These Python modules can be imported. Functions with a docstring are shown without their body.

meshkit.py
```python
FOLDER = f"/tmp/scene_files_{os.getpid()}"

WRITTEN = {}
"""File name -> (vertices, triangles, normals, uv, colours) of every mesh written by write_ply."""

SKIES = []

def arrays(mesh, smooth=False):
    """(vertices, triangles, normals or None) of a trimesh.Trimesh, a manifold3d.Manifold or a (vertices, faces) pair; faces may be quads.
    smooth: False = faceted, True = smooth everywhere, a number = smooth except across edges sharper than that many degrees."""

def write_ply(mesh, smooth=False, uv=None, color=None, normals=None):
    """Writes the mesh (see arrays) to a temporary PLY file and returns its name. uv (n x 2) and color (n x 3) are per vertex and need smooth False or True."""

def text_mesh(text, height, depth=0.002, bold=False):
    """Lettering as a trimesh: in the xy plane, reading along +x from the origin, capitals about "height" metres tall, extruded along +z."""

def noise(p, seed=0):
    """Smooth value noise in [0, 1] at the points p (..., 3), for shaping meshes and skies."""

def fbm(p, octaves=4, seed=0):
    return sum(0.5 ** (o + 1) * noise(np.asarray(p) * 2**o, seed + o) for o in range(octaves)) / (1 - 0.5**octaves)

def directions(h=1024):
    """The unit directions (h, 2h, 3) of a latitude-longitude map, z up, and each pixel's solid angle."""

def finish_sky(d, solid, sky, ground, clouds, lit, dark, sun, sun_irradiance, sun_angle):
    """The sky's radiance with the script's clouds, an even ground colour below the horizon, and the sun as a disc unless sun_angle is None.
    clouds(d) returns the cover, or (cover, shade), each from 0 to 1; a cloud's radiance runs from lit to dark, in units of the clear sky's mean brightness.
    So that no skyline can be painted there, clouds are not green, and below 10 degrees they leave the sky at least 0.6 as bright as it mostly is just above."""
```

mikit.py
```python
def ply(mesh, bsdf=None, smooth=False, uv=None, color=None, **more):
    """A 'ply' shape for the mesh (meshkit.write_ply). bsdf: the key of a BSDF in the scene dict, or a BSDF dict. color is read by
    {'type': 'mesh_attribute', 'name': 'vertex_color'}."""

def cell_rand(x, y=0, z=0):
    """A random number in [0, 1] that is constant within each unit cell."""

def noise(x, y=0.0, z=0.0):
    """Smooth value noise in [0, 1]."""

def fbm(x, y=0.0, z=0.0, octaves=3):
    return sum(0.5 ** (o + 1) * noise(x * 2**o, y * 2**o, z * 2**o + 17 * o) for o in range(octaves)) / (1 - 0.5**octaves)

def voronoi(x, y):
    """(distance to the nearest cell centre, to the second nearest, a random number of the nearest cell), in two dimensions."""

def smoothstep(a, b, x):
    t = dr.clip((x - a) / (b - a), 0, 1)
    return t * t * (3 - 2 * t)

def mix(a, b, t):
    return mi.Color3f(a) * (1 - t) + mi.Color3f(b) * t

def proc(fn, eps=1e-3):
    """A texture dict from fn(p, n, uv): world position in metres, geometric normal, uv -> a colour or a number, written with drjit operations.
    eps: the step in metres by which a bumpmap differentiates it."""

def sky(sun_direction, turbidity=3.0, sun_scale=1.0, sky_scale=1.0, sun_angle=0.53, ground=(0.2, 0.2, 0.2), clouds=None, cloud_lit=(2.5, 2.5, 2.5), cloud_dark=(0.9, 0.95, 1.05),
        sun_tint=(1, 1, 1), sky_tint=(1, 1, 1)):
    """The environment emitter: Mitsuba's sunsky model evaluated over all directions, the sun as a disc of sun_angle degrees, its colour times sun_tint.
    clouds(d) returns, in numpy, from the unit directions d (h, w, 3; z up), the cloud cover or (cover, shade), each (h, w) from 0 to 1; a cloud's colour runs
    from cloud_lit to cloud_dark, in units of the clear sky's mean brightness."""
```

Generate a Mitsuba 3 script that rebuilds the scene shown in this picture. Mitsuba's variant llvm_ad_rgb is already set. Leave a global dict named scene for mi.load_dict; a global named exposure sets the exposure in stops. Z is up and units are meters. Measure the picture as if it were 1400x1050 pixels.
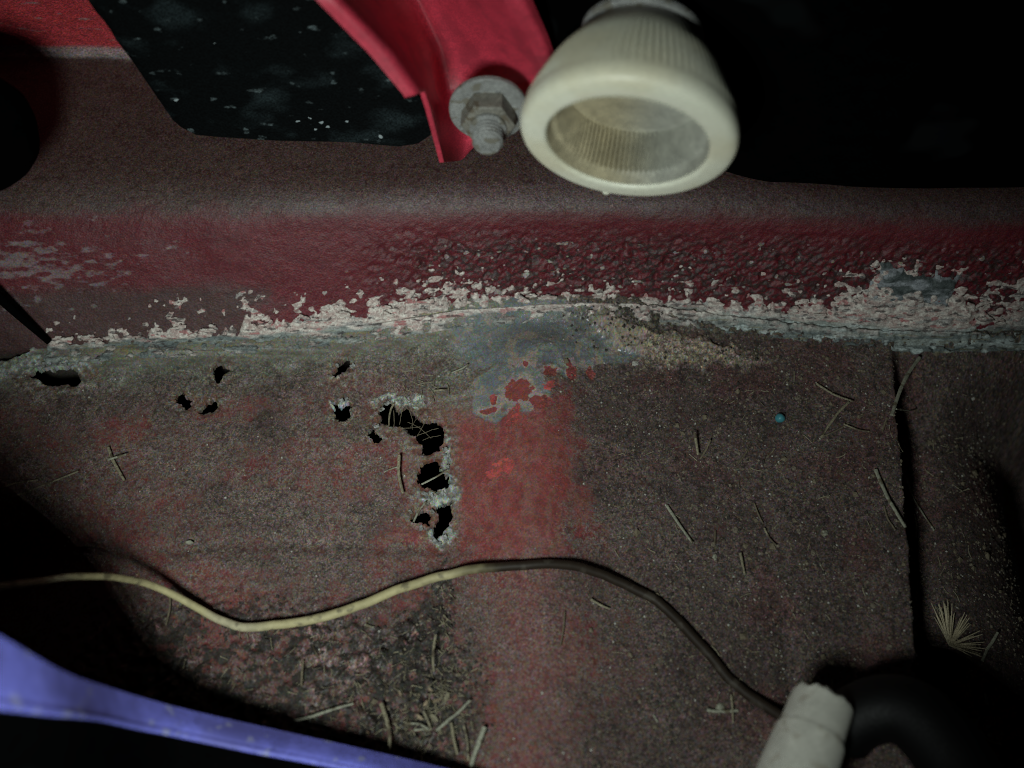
import math, random
import numpy as np, trimesh, shapely
import drjit as dr
import mitsuba as mi
import mikit, meshkit
from mikit import proc, noise, fbm, voronoi, cell_rand, smoothstep, mix, ply

T = mi.ScalarTransform4f
scene, labels = {}, {}
rng = np.random.default_rng(7)
random.seed(7)

# ------------------------------------------------------------------ camera, lamp, exposure
EYE = np.array([0.0, -0.15, 0.26])
DIR = -EYE / np.linalg.norm(EYE)
UP = np.array([0.0, -DIR[2], DIR[1]])
FPX = 700 / math.tan(math.radians(25))
scene['camera'] = {'type': 'thinlens', 'fov': 50.0, 'fov_axis': 'x', 'aperture_radius': 0.0024,
                   'focus_distance': 0.290, 'near_clip': 0.005, 'far_clip': 5.0,
                   'to_world': T().look_at(origin=EYE.tolist(), target=[0, 0, 0], up=[0, 0, 1])}
LAMP = EYE + np.array([-0.050, 0, 0]) - 0.058 * UP
AIM = np.array([-0.036, 0.004, 0.0])
for n_ in range(28):   # a hand torch with a cluster of lamps, held to the lower left of the lens
    a_, q_ = n_ * 2.39996, 0.023 * math.sqrt((n_ + 0.5) / 28)
    o_ = LAMP + q_ * (math.cos(a_) * np.array([1.0, 0, 0]) + math.sin(a_) * UP)
    scene[f'torch_lamp_{n_ + 1:03d}'] = {'type': 'spot', 'to_world': T().look_at(origin=o_.tolist(), target=AIM.tolist(), up=[0, 0, 1]),
                                        'intensity': {'type': 'rgb', 'value': [0.0054, 0.0060, 0.0057]}, 'cutoff_angle': 43.0, 'beam_width': 2.0}
exposure = 0.55


def ray(px, py):
    return DIR + (px - 700) / FPX * np.array([1.0, 0, 0]) + (525 - py) / FPX * UP


def at(px, py, z=0.0):
    """The point at height z that stands at this place of the photograph."""
    r = ray(px, py)
    return EYE + r * (z - EYE[2]) / r[2]


def cam(px, py, d):
    return EYE + ray(px, py) * d


def fl(px, py):
    p = at(px, py)
    return float(p[0]) * 1000, float(p[1]) * 1000


# ------------------------------------------------------------------ helpers
def tag(key, label=None, cat=None, group=None, kind=None):
    d = labels.setdefault(key, {})
    for k, v in (('label', label), ('category', cat), ('group', group), ('kind', kind)):
        if v:
            d[k] = v


def free(key):
    if key not in scene and not any(k.startswith(key + '__') for k in scene):
        return key
    n = 1
    while f'{key}_{n:03d}' in scene or any(k.startswith(f'{key}_{n:03d}__') for k in scene):
        n += 1
    return f'{key}_{n:03d}'


def put(key, mesh, bsdf, smooth=False, **more):
    key = free(key)
    scene[key] = ply(mesh, bsdf, smooth=smooth, **more)
    return key


def frames(p):
    t = np.gradient(p, axis=0)
    t /= np.linalg.norm(t, axis=1, keepdims=True)
    a = np.cross(t, [0.0, 0.02, 1.0])
    a /= np.linalg.norm(a, axis=1, keepdims=True)
    return t, a, np.cross(t, a)


def tube(pts, r, sides=12, flat=1.0, cap=True):
    p = np.asarray(pts, float)
    t, a, b = frames(p)
    r = np.broadcast_to(r, (len(p),))
    g = np.arange(sides) * 2 * np.pi / sides
    v = p[:, None] + r[:, None, None] * (np.cos(g)[None, :, None] * a[:, None] + flat * np.sin(g)[None, :, None] * b[:, None])
    i, j = np.meshgrid(np.arange(len(p) - 1), np.arange(sides), indexing='ij')
    q = np.stack([i * sides + j, i * sides + (j + 1) % sides, (i + 1) * sides + (j + 1) % sides, (i + 1) * sides + j], -1).reshape(-1, 4)
    f = np.vstack([q[:, [0, 1, 2]], q[:, [0, 2, 3]]])
    v = v.reshape(-1, 3)
    if cap:
        n = len(v)
        v = np.vstack([v, p[:1], p[-1:]])
        k = np.arange(sides)
        e = n - sides
        f = np.vstack([f, np.stack([k * 0 + n, (k + 1) % sides, k], 1), np.stack([k * 0 + n + 1, e + k, e + (k + 1) % sides], 1)])
    m = trimesh.Trimesh(v, f, process=False)
    m.fix_normals()
    return m


def spline(pts, n):
    from scipy.interpolate import CubicSpline
    p = np.asarray(pts, float)
    s = np.r_[0, np.cumsum(np.linalg.norm(np.diff(p, axis=0), axis=1))]
    return CubicSpline(s, p)(np.linspace(0, s[-1], n))


def grid_faces(nu, nv, wrap=False):
    i, j = np.meshgrid(np.arange(nu - 1), np.arange(nv - (0 if wrap else 1)), indexing='ij')
    j2 = (j + 1) % nv
    q = np.stack([i * nv + j, (i + 1) * nv + j, (i + 1) * nv + j2, i * nv + j2], -1).reshape(-1, 4)
    return np.vstack([q[:, [0, 1, 2]], q[:, [0, 2, 3]]])


def thicken(v, f, t):
    """A closed sheet of thickness t from a surface."""
    m = trimesh.Trimesh(v, f, process=False)
    n = meshkit.arrays(m, True)[2]
    k = len(v)
    e = np.sort(m.edges, axis=1)
    u, inv, cnt = np.unique(e, axis=0, return_inverse=True, return_counts=True)
    b = m.edges[cnt[inv.ravel()] == 1]
    side = np.vstack([np.stack([b[:, 1], b[:, 0], b[:, 0] + k], 1), np.stack([b[:, 1], b[:, 0] + k, b[:, 1] + k], 1)])
    return trimesh.Trimesh(np.vstack([m.vertices + n * t / 2, m.vertices - n * t / 2]), np.vstack([m.faces, m.faces[:, ::-1] + k, side]), process=False)


def lathe(profile, sides, origin, axis, spin=0.0, radial=None):
    """profile: (radius, height) rows; radial(theta, i) scales the radius."""
    pr = np.asarray(profile, float)
    axis = np.asarray(axis, float) / np.linalg.norm(axis)
    a = np.cross(axis, [0, 0, 1.0] if abs(axis[2]) < 0.9 else [1.0, 0, 0])
    a /= np.linalg.norm(a)
    b = np.cross(axis, a)
    th = np.arange(sides) * 2 * np.pi / sides + spin
    R = np.repeat(pr[:, :1], sides, 1)
    if radial is not None:
        R = R + radial(th[None, :], np.arange(len(pr))[:, None])
    v = origin + R[..., None] * (np.cos(th)[None, :, None] * a + np.sin(th)[None, :, None] * b) + pr[:, 1][:, None, None] * axis
    m = trimesh.Trimesh(v.reshape(-1, 3), grid_faces(len(pr), sides, True), process=False)
    return m


def slab(poly, depth_fn, thick, bevel=0.0):
    """A plate whose outline is given by places in the photograph, standing at its own depth, with thickness behind it."""
    P = shapely.Polygon(poly).buffer(0)
    tri = trimesh.creation.triangulate_polygon(P.segmentize(18), engine='earcut')
    v2, f = tri
    v = np.array([cam(x, y, depth_fn(x, y)) for x, y in v2])
    n = np.cross(v[f[:, 1]] - v[f[:, 0]], v[f[:, 2]] - v[f[:, 0]]).sum(0)
    if n @ DIR > 0:
        f = f[:, ::-1]
    return thicken(v, f, thick)


# ------------------------------------------------------------------ the lie of the metal (millimetres)
SEAM = np.array([fl(*p) for p in [(-300, 486), (0, 482), (155, 470), (330, 461), (480, 448), (640, 430), (800, 419), (900, 425), (1050, 441), (1200, 456), (1400, 455), (1700, 450)]])


def seam_np(X):
    return np.interp(X, SEAM[:, 0], SEAM[:, 1])


def seam_y(X):
    pts = SEAM.tolist()
    y = mi.Float(pts[0][1])
    for (x0, y0), (x1, y1) in zip(pts[:-1], pts[1:]):
        y += (y1 - y0) * dr.clip((X - x0) / (x1 - x0), 0, 1)
    return y


def blob(X, Y, px, py, rx, ry, ang=0.0):
    """1 at the middle of an ellipse, 0 at its edge, negative outside."""
    cx, cy = fl(px, py)
    c, s = math.cos(ang), math.sin(ang)
    u, v = (X - cx) * c + (Y - cy) * s, -(X - cx) * s + (Y - cy) * c
    return 1 - dr.sqrt(dr.square(u / (rx * 0.2)) + dr.square(v / (ry * 0.2)))


HOLES = [  # centre and size of the rusted-through places, for the rust that lines them
    (75, 515, 45, 16), (302, 508, 14, 16), (250, 548, 12, 12), (284, 553, 16, 12), (467, 505, 16, 20), (468, 563, 16, 16),
    (548, 572, 34, 22), (588, 600, 28, 34), (512, 596, 12, 10), (594, 650, 26, 26), (604, 712, 18, 30), (576, 708, 16, 16)]


def floor_fields(X, Y):
    F = {}
    n1 = fbm(X * 0.045 + 3.1, Y * 0.045 + 9.2, 0.3, 3)
    n2 = fbm(X * 0.21, Y * 0.21, 4.4, 4)
    n3 = fbm(X * 0.9, Y * 0.9, 1.7, 3)
    F['n1'], F['n2'], F['n3'] = n1, n2, n3
    wx, wy = X + (n2 - 0.5) * 9 + (n3 - 0.5) * 1.5, Y + (fbm(X * 0.21 + 40, Y * 0.21, 7.1, 4) - 0.5) * 9
    F['wx'], F['wy'] = wx, wy
    lap = fl(613, 640)[0] + (n3 - 0.5) * 1.6
    left = 1 - smoothstep(lap - 0.5, lap + 0.5, X)
    right = smoothstep(fl(750, 600)[0], fl(910, 600)[0], wx + (n1 - 0.5) * 26)
    clean = smoothstep(-0.25, 0.55, blob(wx + (n1 - 0.5) * 14, wy, 690, 635, 130, 150))
    strip = smoothstep(-0.3, 0.6, blob(wx, wy, 735, 930, 70, 260)) * 0.55
    patches = sum(smoothstep(-0.1, 0.6, blob(wx, wy, *b)) for b in [(430, 640, 150, 60), (570, 730, 60, 45), (160, 590, 60, 40), (330, 560, 90, 25), (540, 610, 45, 40), (900, 920, 40, 45), (300, 800, 110, 30)])
    D = 0.80 + 0.24 * right - 0.66 * clean - 0.24 * strip - 0.17 * dr.minimum(patches, 1) + (n1 - 0.5) * 0.5 + (n2 - 0.5) * 0.95 + (n3 - 0.5) * 0.5
    F['dust'] = dr.clip(D, 0.0, 1.0)
    d = seam_y(X) - Y
    F['d'] = d
    band = (1 - smoothstep(8.0, 20.0, d + (n2 - 0.5) * 16)) * (1 - smoothstep(fl(690, 500)[0], fl(800, 500)[0], wx))
    spill = smoothstep(-0.35, 0.5, blob(wx, wy, 630, 525, 55, 55))
    F['grey'] = dr.clip(dr.maximum(band, spill * 0.9), 0, 1)
    pr = dr.maximum(blob(wx, wy, 750, 468, 140, 62), blob(wx, wy, 700, 545, 55, 45))
    F['primer'] = smoothstep(-0.02, 0.10, pr)
    chips = mi.Float(-1)
    for b in [(708, 545, 22, 20), (670, 565, 9, 6), (675, 552, 5, 7), (697, 580, 7, 14), (752, 518, 12, 8), (781, 515, 8, 16), (808, 514, 6, 12), (718, 510, 5, 5), (740, 560, 20, 12)]:
        chips = dr.maximum(chips, blob(X + (n2 - 0.5) * 4, Y + (n1 - 0.5) * 4, *b))
    F['chip'] = smoothstep(0.05, 0.2, chips + (n3 - 0.5) * 1.3)
    F['chip_rim'] = smoothstep(-0.5, 0.0, chips + (n3 - 0.5) * 1.3) * (1 - F['chip'])
    br = mi.Float(-1)
    for b in [(677, 652, 12, 9, 0.6), (693, 640, 9, 14), (681, 640, 5, 5), (705, 575, 6, 14), (672, 552, 6, 5), (750, 540, 8, 8)]:
        br = dr.maximum(br, blob(X + (n3 - 0.5) * 4.5, Y + (n2 - 0.5) * 7, *b))
    F['bright'] = smoothstep(-0.05, 0.2, br)
    mud = dr.maximum(blob(wx, wy, 930, 482, 120, 24, -0.18), blob(wx, wy, 860, 458, 60, 22, -0.4))
    F['mud'] = smoothstep(-0.15, 0.45, mud + (n3 - 0.5) * 0.5)
    crust = (1 - smoothstep(1.0, 7.0, d + (n2 - 0.5) * 5)) * smoothstep(fl(830, 430)[0], fl(880, 430)[0], X)
    F['soil'] = dr.clip(crust + smoothstep(-0.4, 0.4, blob(wx, wy, 900, 440, 120, 24)), 0, 1)
    hole = mi.Float(-9)
    for h in HOLES:
        hole = dr.maximum(hole, blob(X + (n3 - 0.5) * 2.4, Y + (n2 - 0.5) * 6, *h))
    F['rust'] = smoothstep(-0.75, -0.15, hole)
    rim = dr.maximum(dr.maximum(blob(wx, wy, 607, 735, 20, 14), blob(wx, wy, 597, 682, 30, 14)), dr.maximum(blob(wx, wy, 611, 625, 7, 38), blob(wx, wy, 545, 548, 38, 10)))
    rim = dr.maximum(rim, dr.maximum(blob(wx, wy, 614, 690, 6, 55), dr.maximum(blob(wx, wy, 60, 500, 70, 22), blob(wx, wy, 468, 548, 20, 10))))
    F['scale'] = smoothstep(-0.1, 0.4, rim + (n3 - 0.5) * 0.5)
    F['left'], F['right'], F['clean'], F['strip'] = left, right, clean, strip
    rough = dr.maximum(blob(wx, wy, 420, 935, 270, 95, -0.2), blob(wx, wy, 590, 940, 60, 130))
    F['rough'] = smoothstep(-0.25, 0.35, rough) * left
    F['litter'] = smoothstep(-0.3, 0.5, dr.maximum(blob(wx, wy, 580, 960, 75, 110), blob(wx, wy, 606, 850, 14, 90)))
    return F


def floor_height(X, Y):
    F = floor_fields(X, Y)
    h = 0.9 * smoothstep(-0.2, 0.2, 0 * X)
    xb = fl(735, 800)[0]
    h -= 1.6 * dr.exp(-dr.square((X - fl(1078, 900)[0]) / 2.6)) * (1 - smoothstep(fl(1078, 900)[1], fl(1078, 760)[1], Y))
    h += 5.5 * dr.exp(-dr.square((X - xb) / 12.0)) * smoothstep(4, 16, F['d'])
    fil = dr.clip(1 - F['d'] / 16, 0, 1)
    h += 3.4 * fil * fil * smoothstep(-0.5, 0.4, blob(X, Y, 735, 450, 190, 120))
    h -= 0.7 * F['left']
    yc = fl(400, 745)[1] + (F['n1'] - 0.5) * 3
    h -= 0.9 * dr.exp(-dr.square((Y - yc) / 2.0)) * F['left'] * smoothstep(fl(150, 700)[0], fl(260, 700)[0], X)
    g0, g1 = fl(1232, 480), fl(1268, 900)
    xg = g0[0] + (Y - g0[1]) * (g1[0] - g0[0]) / (g1[1] - g0[1])
    ge = (0.25 + 0.75 * smoothstep(3, 24, F['d'])) * smoothstep(1.5, 5, F['d'])
    h -= ge * (21.0 * smoothstep(xg - 3.2 + (F['n2'] - 0.5) * 2, xg + 1.8, X) - 3.0 * smoothstep(xg + 4, xg + 16, X))
    xr = fl(1290, 600)[0]
    h -= smoothstep(1, 16, F['d']) * dr.minimum(0.026 * dr.square(dr.maximum(X - xr, 0)), 65)
    xl = fl(195, 700)[0] + 0.25 * (Y - fl(195, 800)[1])
    h -= dr.minimum(0.35 * dr.maximum(xl - X, 0) * smoothstep(0, 14, xl - X) * smoothstep(fl(100, 660)[1], fl(100, 800)[1], Y), 70)
    D = F['dust']
    h += (F['n2'] - 0.5) * 1.1 * D * (1 - F['clean'])
    h += (F['n3'] - 0.5) * (0.25 + 0.55 * D) * (1 - 0.7 * F['grey'] * (1 - smoothstep(5, 9, F['d'])))
    smooth_ = (1 - smoothstep(5, 9, F['d'])) * (1 - smoothstep(fl(560, 470)[0], fl(680, 470)[0], X))
    g = noise(X * 2.9, Y * 2.9, 2.2) - 0.5
    h += g * 0.16 * D * (1 - 0.8 * smooth_)
    h += 1.6 * F['mud'] * (0.4 + F['n3']) + F['soil'] * (F['n2'] * 0.9 + (noise(X * 1.1, Y * 1.1, 8) - 0.4) * 1.3)
    v1, v2, vr = voronoi(X * 0.33 + F['n3'] * 0.5, Y * 0.28 + F['n2'] * 0.7)
    h += F['rough'] * (3.6 * dr.maximum(0.6 - v1, 0) * vr + 2.2 * (F['n3'] - 0.5))
    h += F['litter'] * (1.2 * F['n2'] + 2.0 * (noise(X * 0.9, Y * 0.9, 5) - 0.3))
    h += F['scale'] * ((F['n3'] - 0.35) * 1.6) + 0.5 * F['rust'] * (F['n3'] - 0.7)
    h -= F['chip'] * 0.22 + 0.15 * F['primer'] * (1 - F['chip'])
    h += 0.5 * smoothstep(0.1, 0.9, 1 - dr.abs(F['d'] - 3) / 3) * (F['n2'])
    return h


def to_np(fn, X, Y):
    return np.array(fn(mi.Float(X.ravel().astype(np.float32)), mi.Float(Y.ravel().astype(np.float32)))).reshape(X.shape)


# ------------------------------------------------------------------ materials
def speck(X, Y, Z=0.0):
    return speck0(X, Y, Z) * (1 - 0.60 * smoothstep(0.62, 0.76, noise(X * 2.1 + 50, Y * 2.1, Z * 2.1))) * 1.12


def speck0(X, Y, Z=0.0):
    """Grains: some dark gaps, mostly mid tone, a few pale ones (about 1 in the mean)."""
    a = cell_rand(X * 3.6, Y * 3.6, Z * 3.6)
    b = cell_rand(X * 2.1 + 31, Y * 2.1, Z * 2.1)
    g = 0.30 + 1.0 * a * a + 0.28 * b + 0.22 * cell_rand(X * 1.3, Y * 1.3 + 8, Z * 1.3)
    return g * (0.55 + 0.9 * fbm(X * 0.7, Y * 0.7, Z * 0.7, 3)) + 1.2 * smoothstep(0.986, 0.999, cell_rand(X * 2.9 + 7, Y * 2.9 + 5, Z * 2.9))


def tint(X, Y, Z=0.0):
    """A small shift of hue from grain to grain."""
    return mi.Color3f(0.70 + 0.6 * cell_rand(X * 3.1 + 3, Y * 3.1, Z * 3.1), 0.78 + 0.44 * cell_rand(X * 3.1, Y * 3.1 + 9, Z * 3.1), 0.60 + 0.8 * cell_rand(X * 3.1 + 5, Y * 3.1 + 2, Z * 3.1))


def floor_color(p, n, uv):
    X, Y = p.x * 1000, p.y * 1000
    F = floor_fields(X, Y)
    s = speck(X, Y)
    streak = fbm(X * 1.1 + 2.5 * F['n3'] + 3 * F['n2'], Y * 0.10 + F['n2'], 3.3, 3)
    red = mix((0.20, 0.045, 0.042), (0.25, 0.056, 0.052), 0.25 * smoothstep(0.2, 0.8, streak) + 0.75 * F['n1']) * (0.60 + 0.8 * F['n2'])
    red = mix(red, (0.24, 0.15, 0.12), 0.4 * smoothstep(0.35, 0.75, fbm(X * 0.7 + 4 * F['n2'], Y * 0.35 + 2 * F['n3'], 9.1, 5)))
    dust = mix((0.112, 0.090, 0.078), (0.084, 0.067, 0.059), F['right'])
    dust = dust * (0.80 + 0.4 * F['n3']) * (0.42 + 1.16 * fbm(X * 0.09 + 7, Y * 0.09, 2.0, 5))
    cover = smoothstep(0.28, 0.85, F['dust'] + 0.30 * (s - 0.9))
    c = mix(red, dust, cover * 0.93)
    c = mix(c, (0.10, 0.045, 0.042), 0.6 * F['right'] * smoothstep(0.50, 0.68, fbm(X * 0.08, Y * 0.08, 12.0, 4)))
    c = mix(c, (0.20, 0.115, 0.105), 0.45 * smoothstep(0.15, 0.75, F['strip'] + 0.5 * (F['n2'] - 0.5)) + 0.25 * F['clean'] * smoothstep(0.5, 0.7, F['n1']))
    c = mix(c, mix((0.135, 0.135, 0.108), (0.215, 0.215, 0.18), smoothstep(0.3, 0.7, fbm(X * 0.25, Y * 0.7, 1.9, 4))), F['grey'] * 0.8)
    fold = smoothstep(0.42, 0.66, fbm(X * 0.035, Y * 0.9 + X * 0.02, 2.5, 4)) * (1 - smoothstep(4, 9, F['d'])) * (1 - F['right'])
    c = mix(c, (0.27, 0.27, 0.22), fold * 0.7)
    ochre = smoothstep(0.5, 0.7, fbm(X * 0.12, Y * 1.2, 5.5, 3)) * (1 - smoothstep(2, 8, F['d'])) * F['left']
    c = mix(c, (0.26, 0.235, 0.12), ochre * 0.7)
    pr = mix((0.155, 0.180, 0.188), (0.23, 0.24, 0.225), smoothstep(0.35, 0.65, F['n2']))
    pr = mix(pr, (0.33, 0.27, 0.22), 0.7 * smoothstep(0.60, 0.68, fbm(X * 0.33 + 5, Y * 0.30, 6.1, 3)))
    c = mix(c, pr, F['primer'] * 0.9)
    c = mix(c, (0.38, 0.30, 0.26), F['chip_rim'] * F['primer'] * 0.75)
    c = mix(c, (0.25, 0.055, 0.05), F['chip'] * 0.9)
    c = mix(c, mix((0.30, 0.06, 0.055), (0.52, 0.085, 0.08), smoothstep(0.35, 0.6, F['n3'])), F['bright'] * 0.85)
    c = mix(c, mix((0.22, 0.17, 0.13), (0.40, 0.33, 0.26), F['n3']), F['mud'] * 0.9)
    c = mix(c, mix((0.05, 0.045, 0.038), (0.17, 0.15, 0.115), F['n3']), F['soil'] * (1 - F['mud']) * 0.85)
    c = mix(c, mix((0.115, 0.058, 0.036), (0.20, 0.18, 0.15), smoothstep(0.35, 0.6, F['n3'])), F['rust'] * 0.7)
    c = mix(c, mix((0.16, 0.16, 0.14), (0.40, 0.43, 0.39), smoothstep(0.35, 0.6, F['n3'])), F['scale'] * 0.9)
    c = mix(c, (0.035, 0.032, 0.026), F['litter'] * 0.9 * smoothstep(0.3, 0.55, F['n3'] + F['n2'] - 0.5))
    c = mix(c, (0.30, 0.15, 0.15), F['rough'] * 0.6 * smoothstep(0.52, 0.70, F['n2']) * smoothstep(0.4, 0.6, F['n3']))
    c = mix(c, (0.03, 0.028, 0.023), F['rough'] * 0.9 * smoothstep(0.42, 0.56, fbm(X * 0.55, Y * 0.55, 3.9, 4)))
    k = dr.lerp(mi.Float(1), s, dr.clip((0.18 + 0.72 * F['dust']) * (1 - 0.6 * F['primer']), 0, 1))
    k = dr.lerp(k, 1.0, dr.clip(F['bright'] * 0.7 + 0.55 * F['grey'] * (1 - smoothstep(6, 12, F['d'])), 0, 1))
    return dr.clip(c * k * tint(X, Y), 0.004, 0.8)


def floor_rough(p, n, uv):
    X, Y = p.x * 1000, p.y * 1000
    F = floor_fields(X, Y)
    return dr.clip(0.85 - 0.68 * F['primer'] * (1 - F['mud']) - 0.22 * F['clean'] * (1 - F['dust']) - 0.40 * F['rough'] * smoothstep(0.5, 0.6, F['n2']) + 0.1 * F['n3'], 0.17, 0.95)


def fine_bump(p, n, uv):
    q = p * 1000
    return 0.00005 * noise(q.x * 2.4, q.y * 2.4, q.z * 2.4) + 0.00004 * cell_rand(q.x * 3.0, q.y * 3.0, q.z * 3.0)


def sill_color(p, n, uv):
    X, Y, Z = p.x * 1000, p.y * 1000, p.z * 1000
    d = Y - seam_y(X)
    n1 = fbm(X * 0.05, Y * 0.05, Z * 0.05 + 3, 3)
    n2 = fbm(X * 0.22, Y * 0.22, Z * 0.3, 4)
    n3 = fbm(X * 0.9, Y * 0.9, Z * 0.9, 3)
    s = speck(X, Y, Z)
    red = mix((0.085, 0.008, 0.014), (0.140, 0.014, 0.022), n2)
    # dark pits where the underseal has broken away
    pit = smoothstep(fl(470, 400)[0], fl(640, 400)[0], X + (n2 - 0.5) * 30) * (1 - smoothstep(17, 27, Z + (n2 - 0.5) * 8)) * smoothstep(3, 7, Z)
    red = mix(red, (0.045, 0.022, 0.022), pit * smoothstep(0.42, 0.60, n3))
    red = mix(red, (0.34, 0.30, 0.28), pit * smoothstep(0.735, 0.79, fbm(X * 0.55, Y * 0.55, Z * 0.55 + 9, 2)))
    dirty = (1 - smoothstep(fl(330, 400)[0], fl(420, 400)[0], X + (n2 - 0.5) * 50)) * (1 - smoothstep(9, 14, Z + (n1 - 0.5) * 10))
    c = mix(red, (0.050, 0.034, 0.031), dirty * 0.75)
    c = mix(c, (0.05, 0.045, 0.038), (1 - smoothstep(-3.0, 0.5, Z)) * 0.95)
    # scuffs with pale dust on the left
    sx, sz = (X - fl(70, 370)[0]) / 26.0, (Z - 18.0) / 6.5
    scuff = smoothstep(0.54, 0.74, fbm(X * 0.33, Y * 0.2, Z * 0.75, 5) + 0.18 * dr.maximum(1 - dr.sqrt(sx * sx + sz * sz), -1.2))
    c = mix(c, (0.33, 0.32, 0.33), scuff * 0.42 * (1 - smoothstep(fl(300, 380)[0], fl(430, 380)[0], X)))
    # dust on the rounded edge and the ledge, with light and fall-off painted in
    ledge = smoothstep(26.0, 31.5, Z + (n2 - 0.5) * 4)
    back = smoothstep(35.6, 36.4, Z) * smoothstep(50, 56, d)
    edge = ledge * (1 - smoothstep(17, 24, d))
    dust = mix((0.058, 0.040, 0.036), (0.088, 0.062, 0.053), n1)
    dust = mix(dust, (0.120, 0.086, 0.085), edge * 0.7)  # paler dust on the rounded edge, its caught light painted in
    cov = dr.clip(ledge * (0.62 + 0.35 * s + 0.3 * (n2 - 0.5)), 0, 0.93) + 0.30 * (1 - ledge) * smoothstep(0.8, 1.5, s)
    dust = dust * (1 - 0.45 * smoothstep(fl(800, 300)[0], fl(1150, 300)[0], X + (n1 - 0.5) * 60))  # light falling off to the right, painted into the ledge dust
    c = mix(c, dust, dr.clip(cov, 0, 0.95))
    c = mix(c, mix((0.44, 0.045, 0.055), (0.36, 0.22, 0.22), 0.7 * smoothstep(0.64, 0.80, fbm(X * 0.16, 2.0, Z * 0.6, 5))), back)
    c = mix(c, (0.30, 0.25, 0.25), smoothstep(34.9, 35.6, Z) * smoothstep(50, 56, d) * (1 - smoothstep(37.0, 38.4, Z)) * 0.8)
    return dr.clip(c * dr.lerp(mi.Float(1), s, 0.45 + 0.25 * ledge) * tint(X, Y, Z), 0.004, 0.8)


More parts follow.
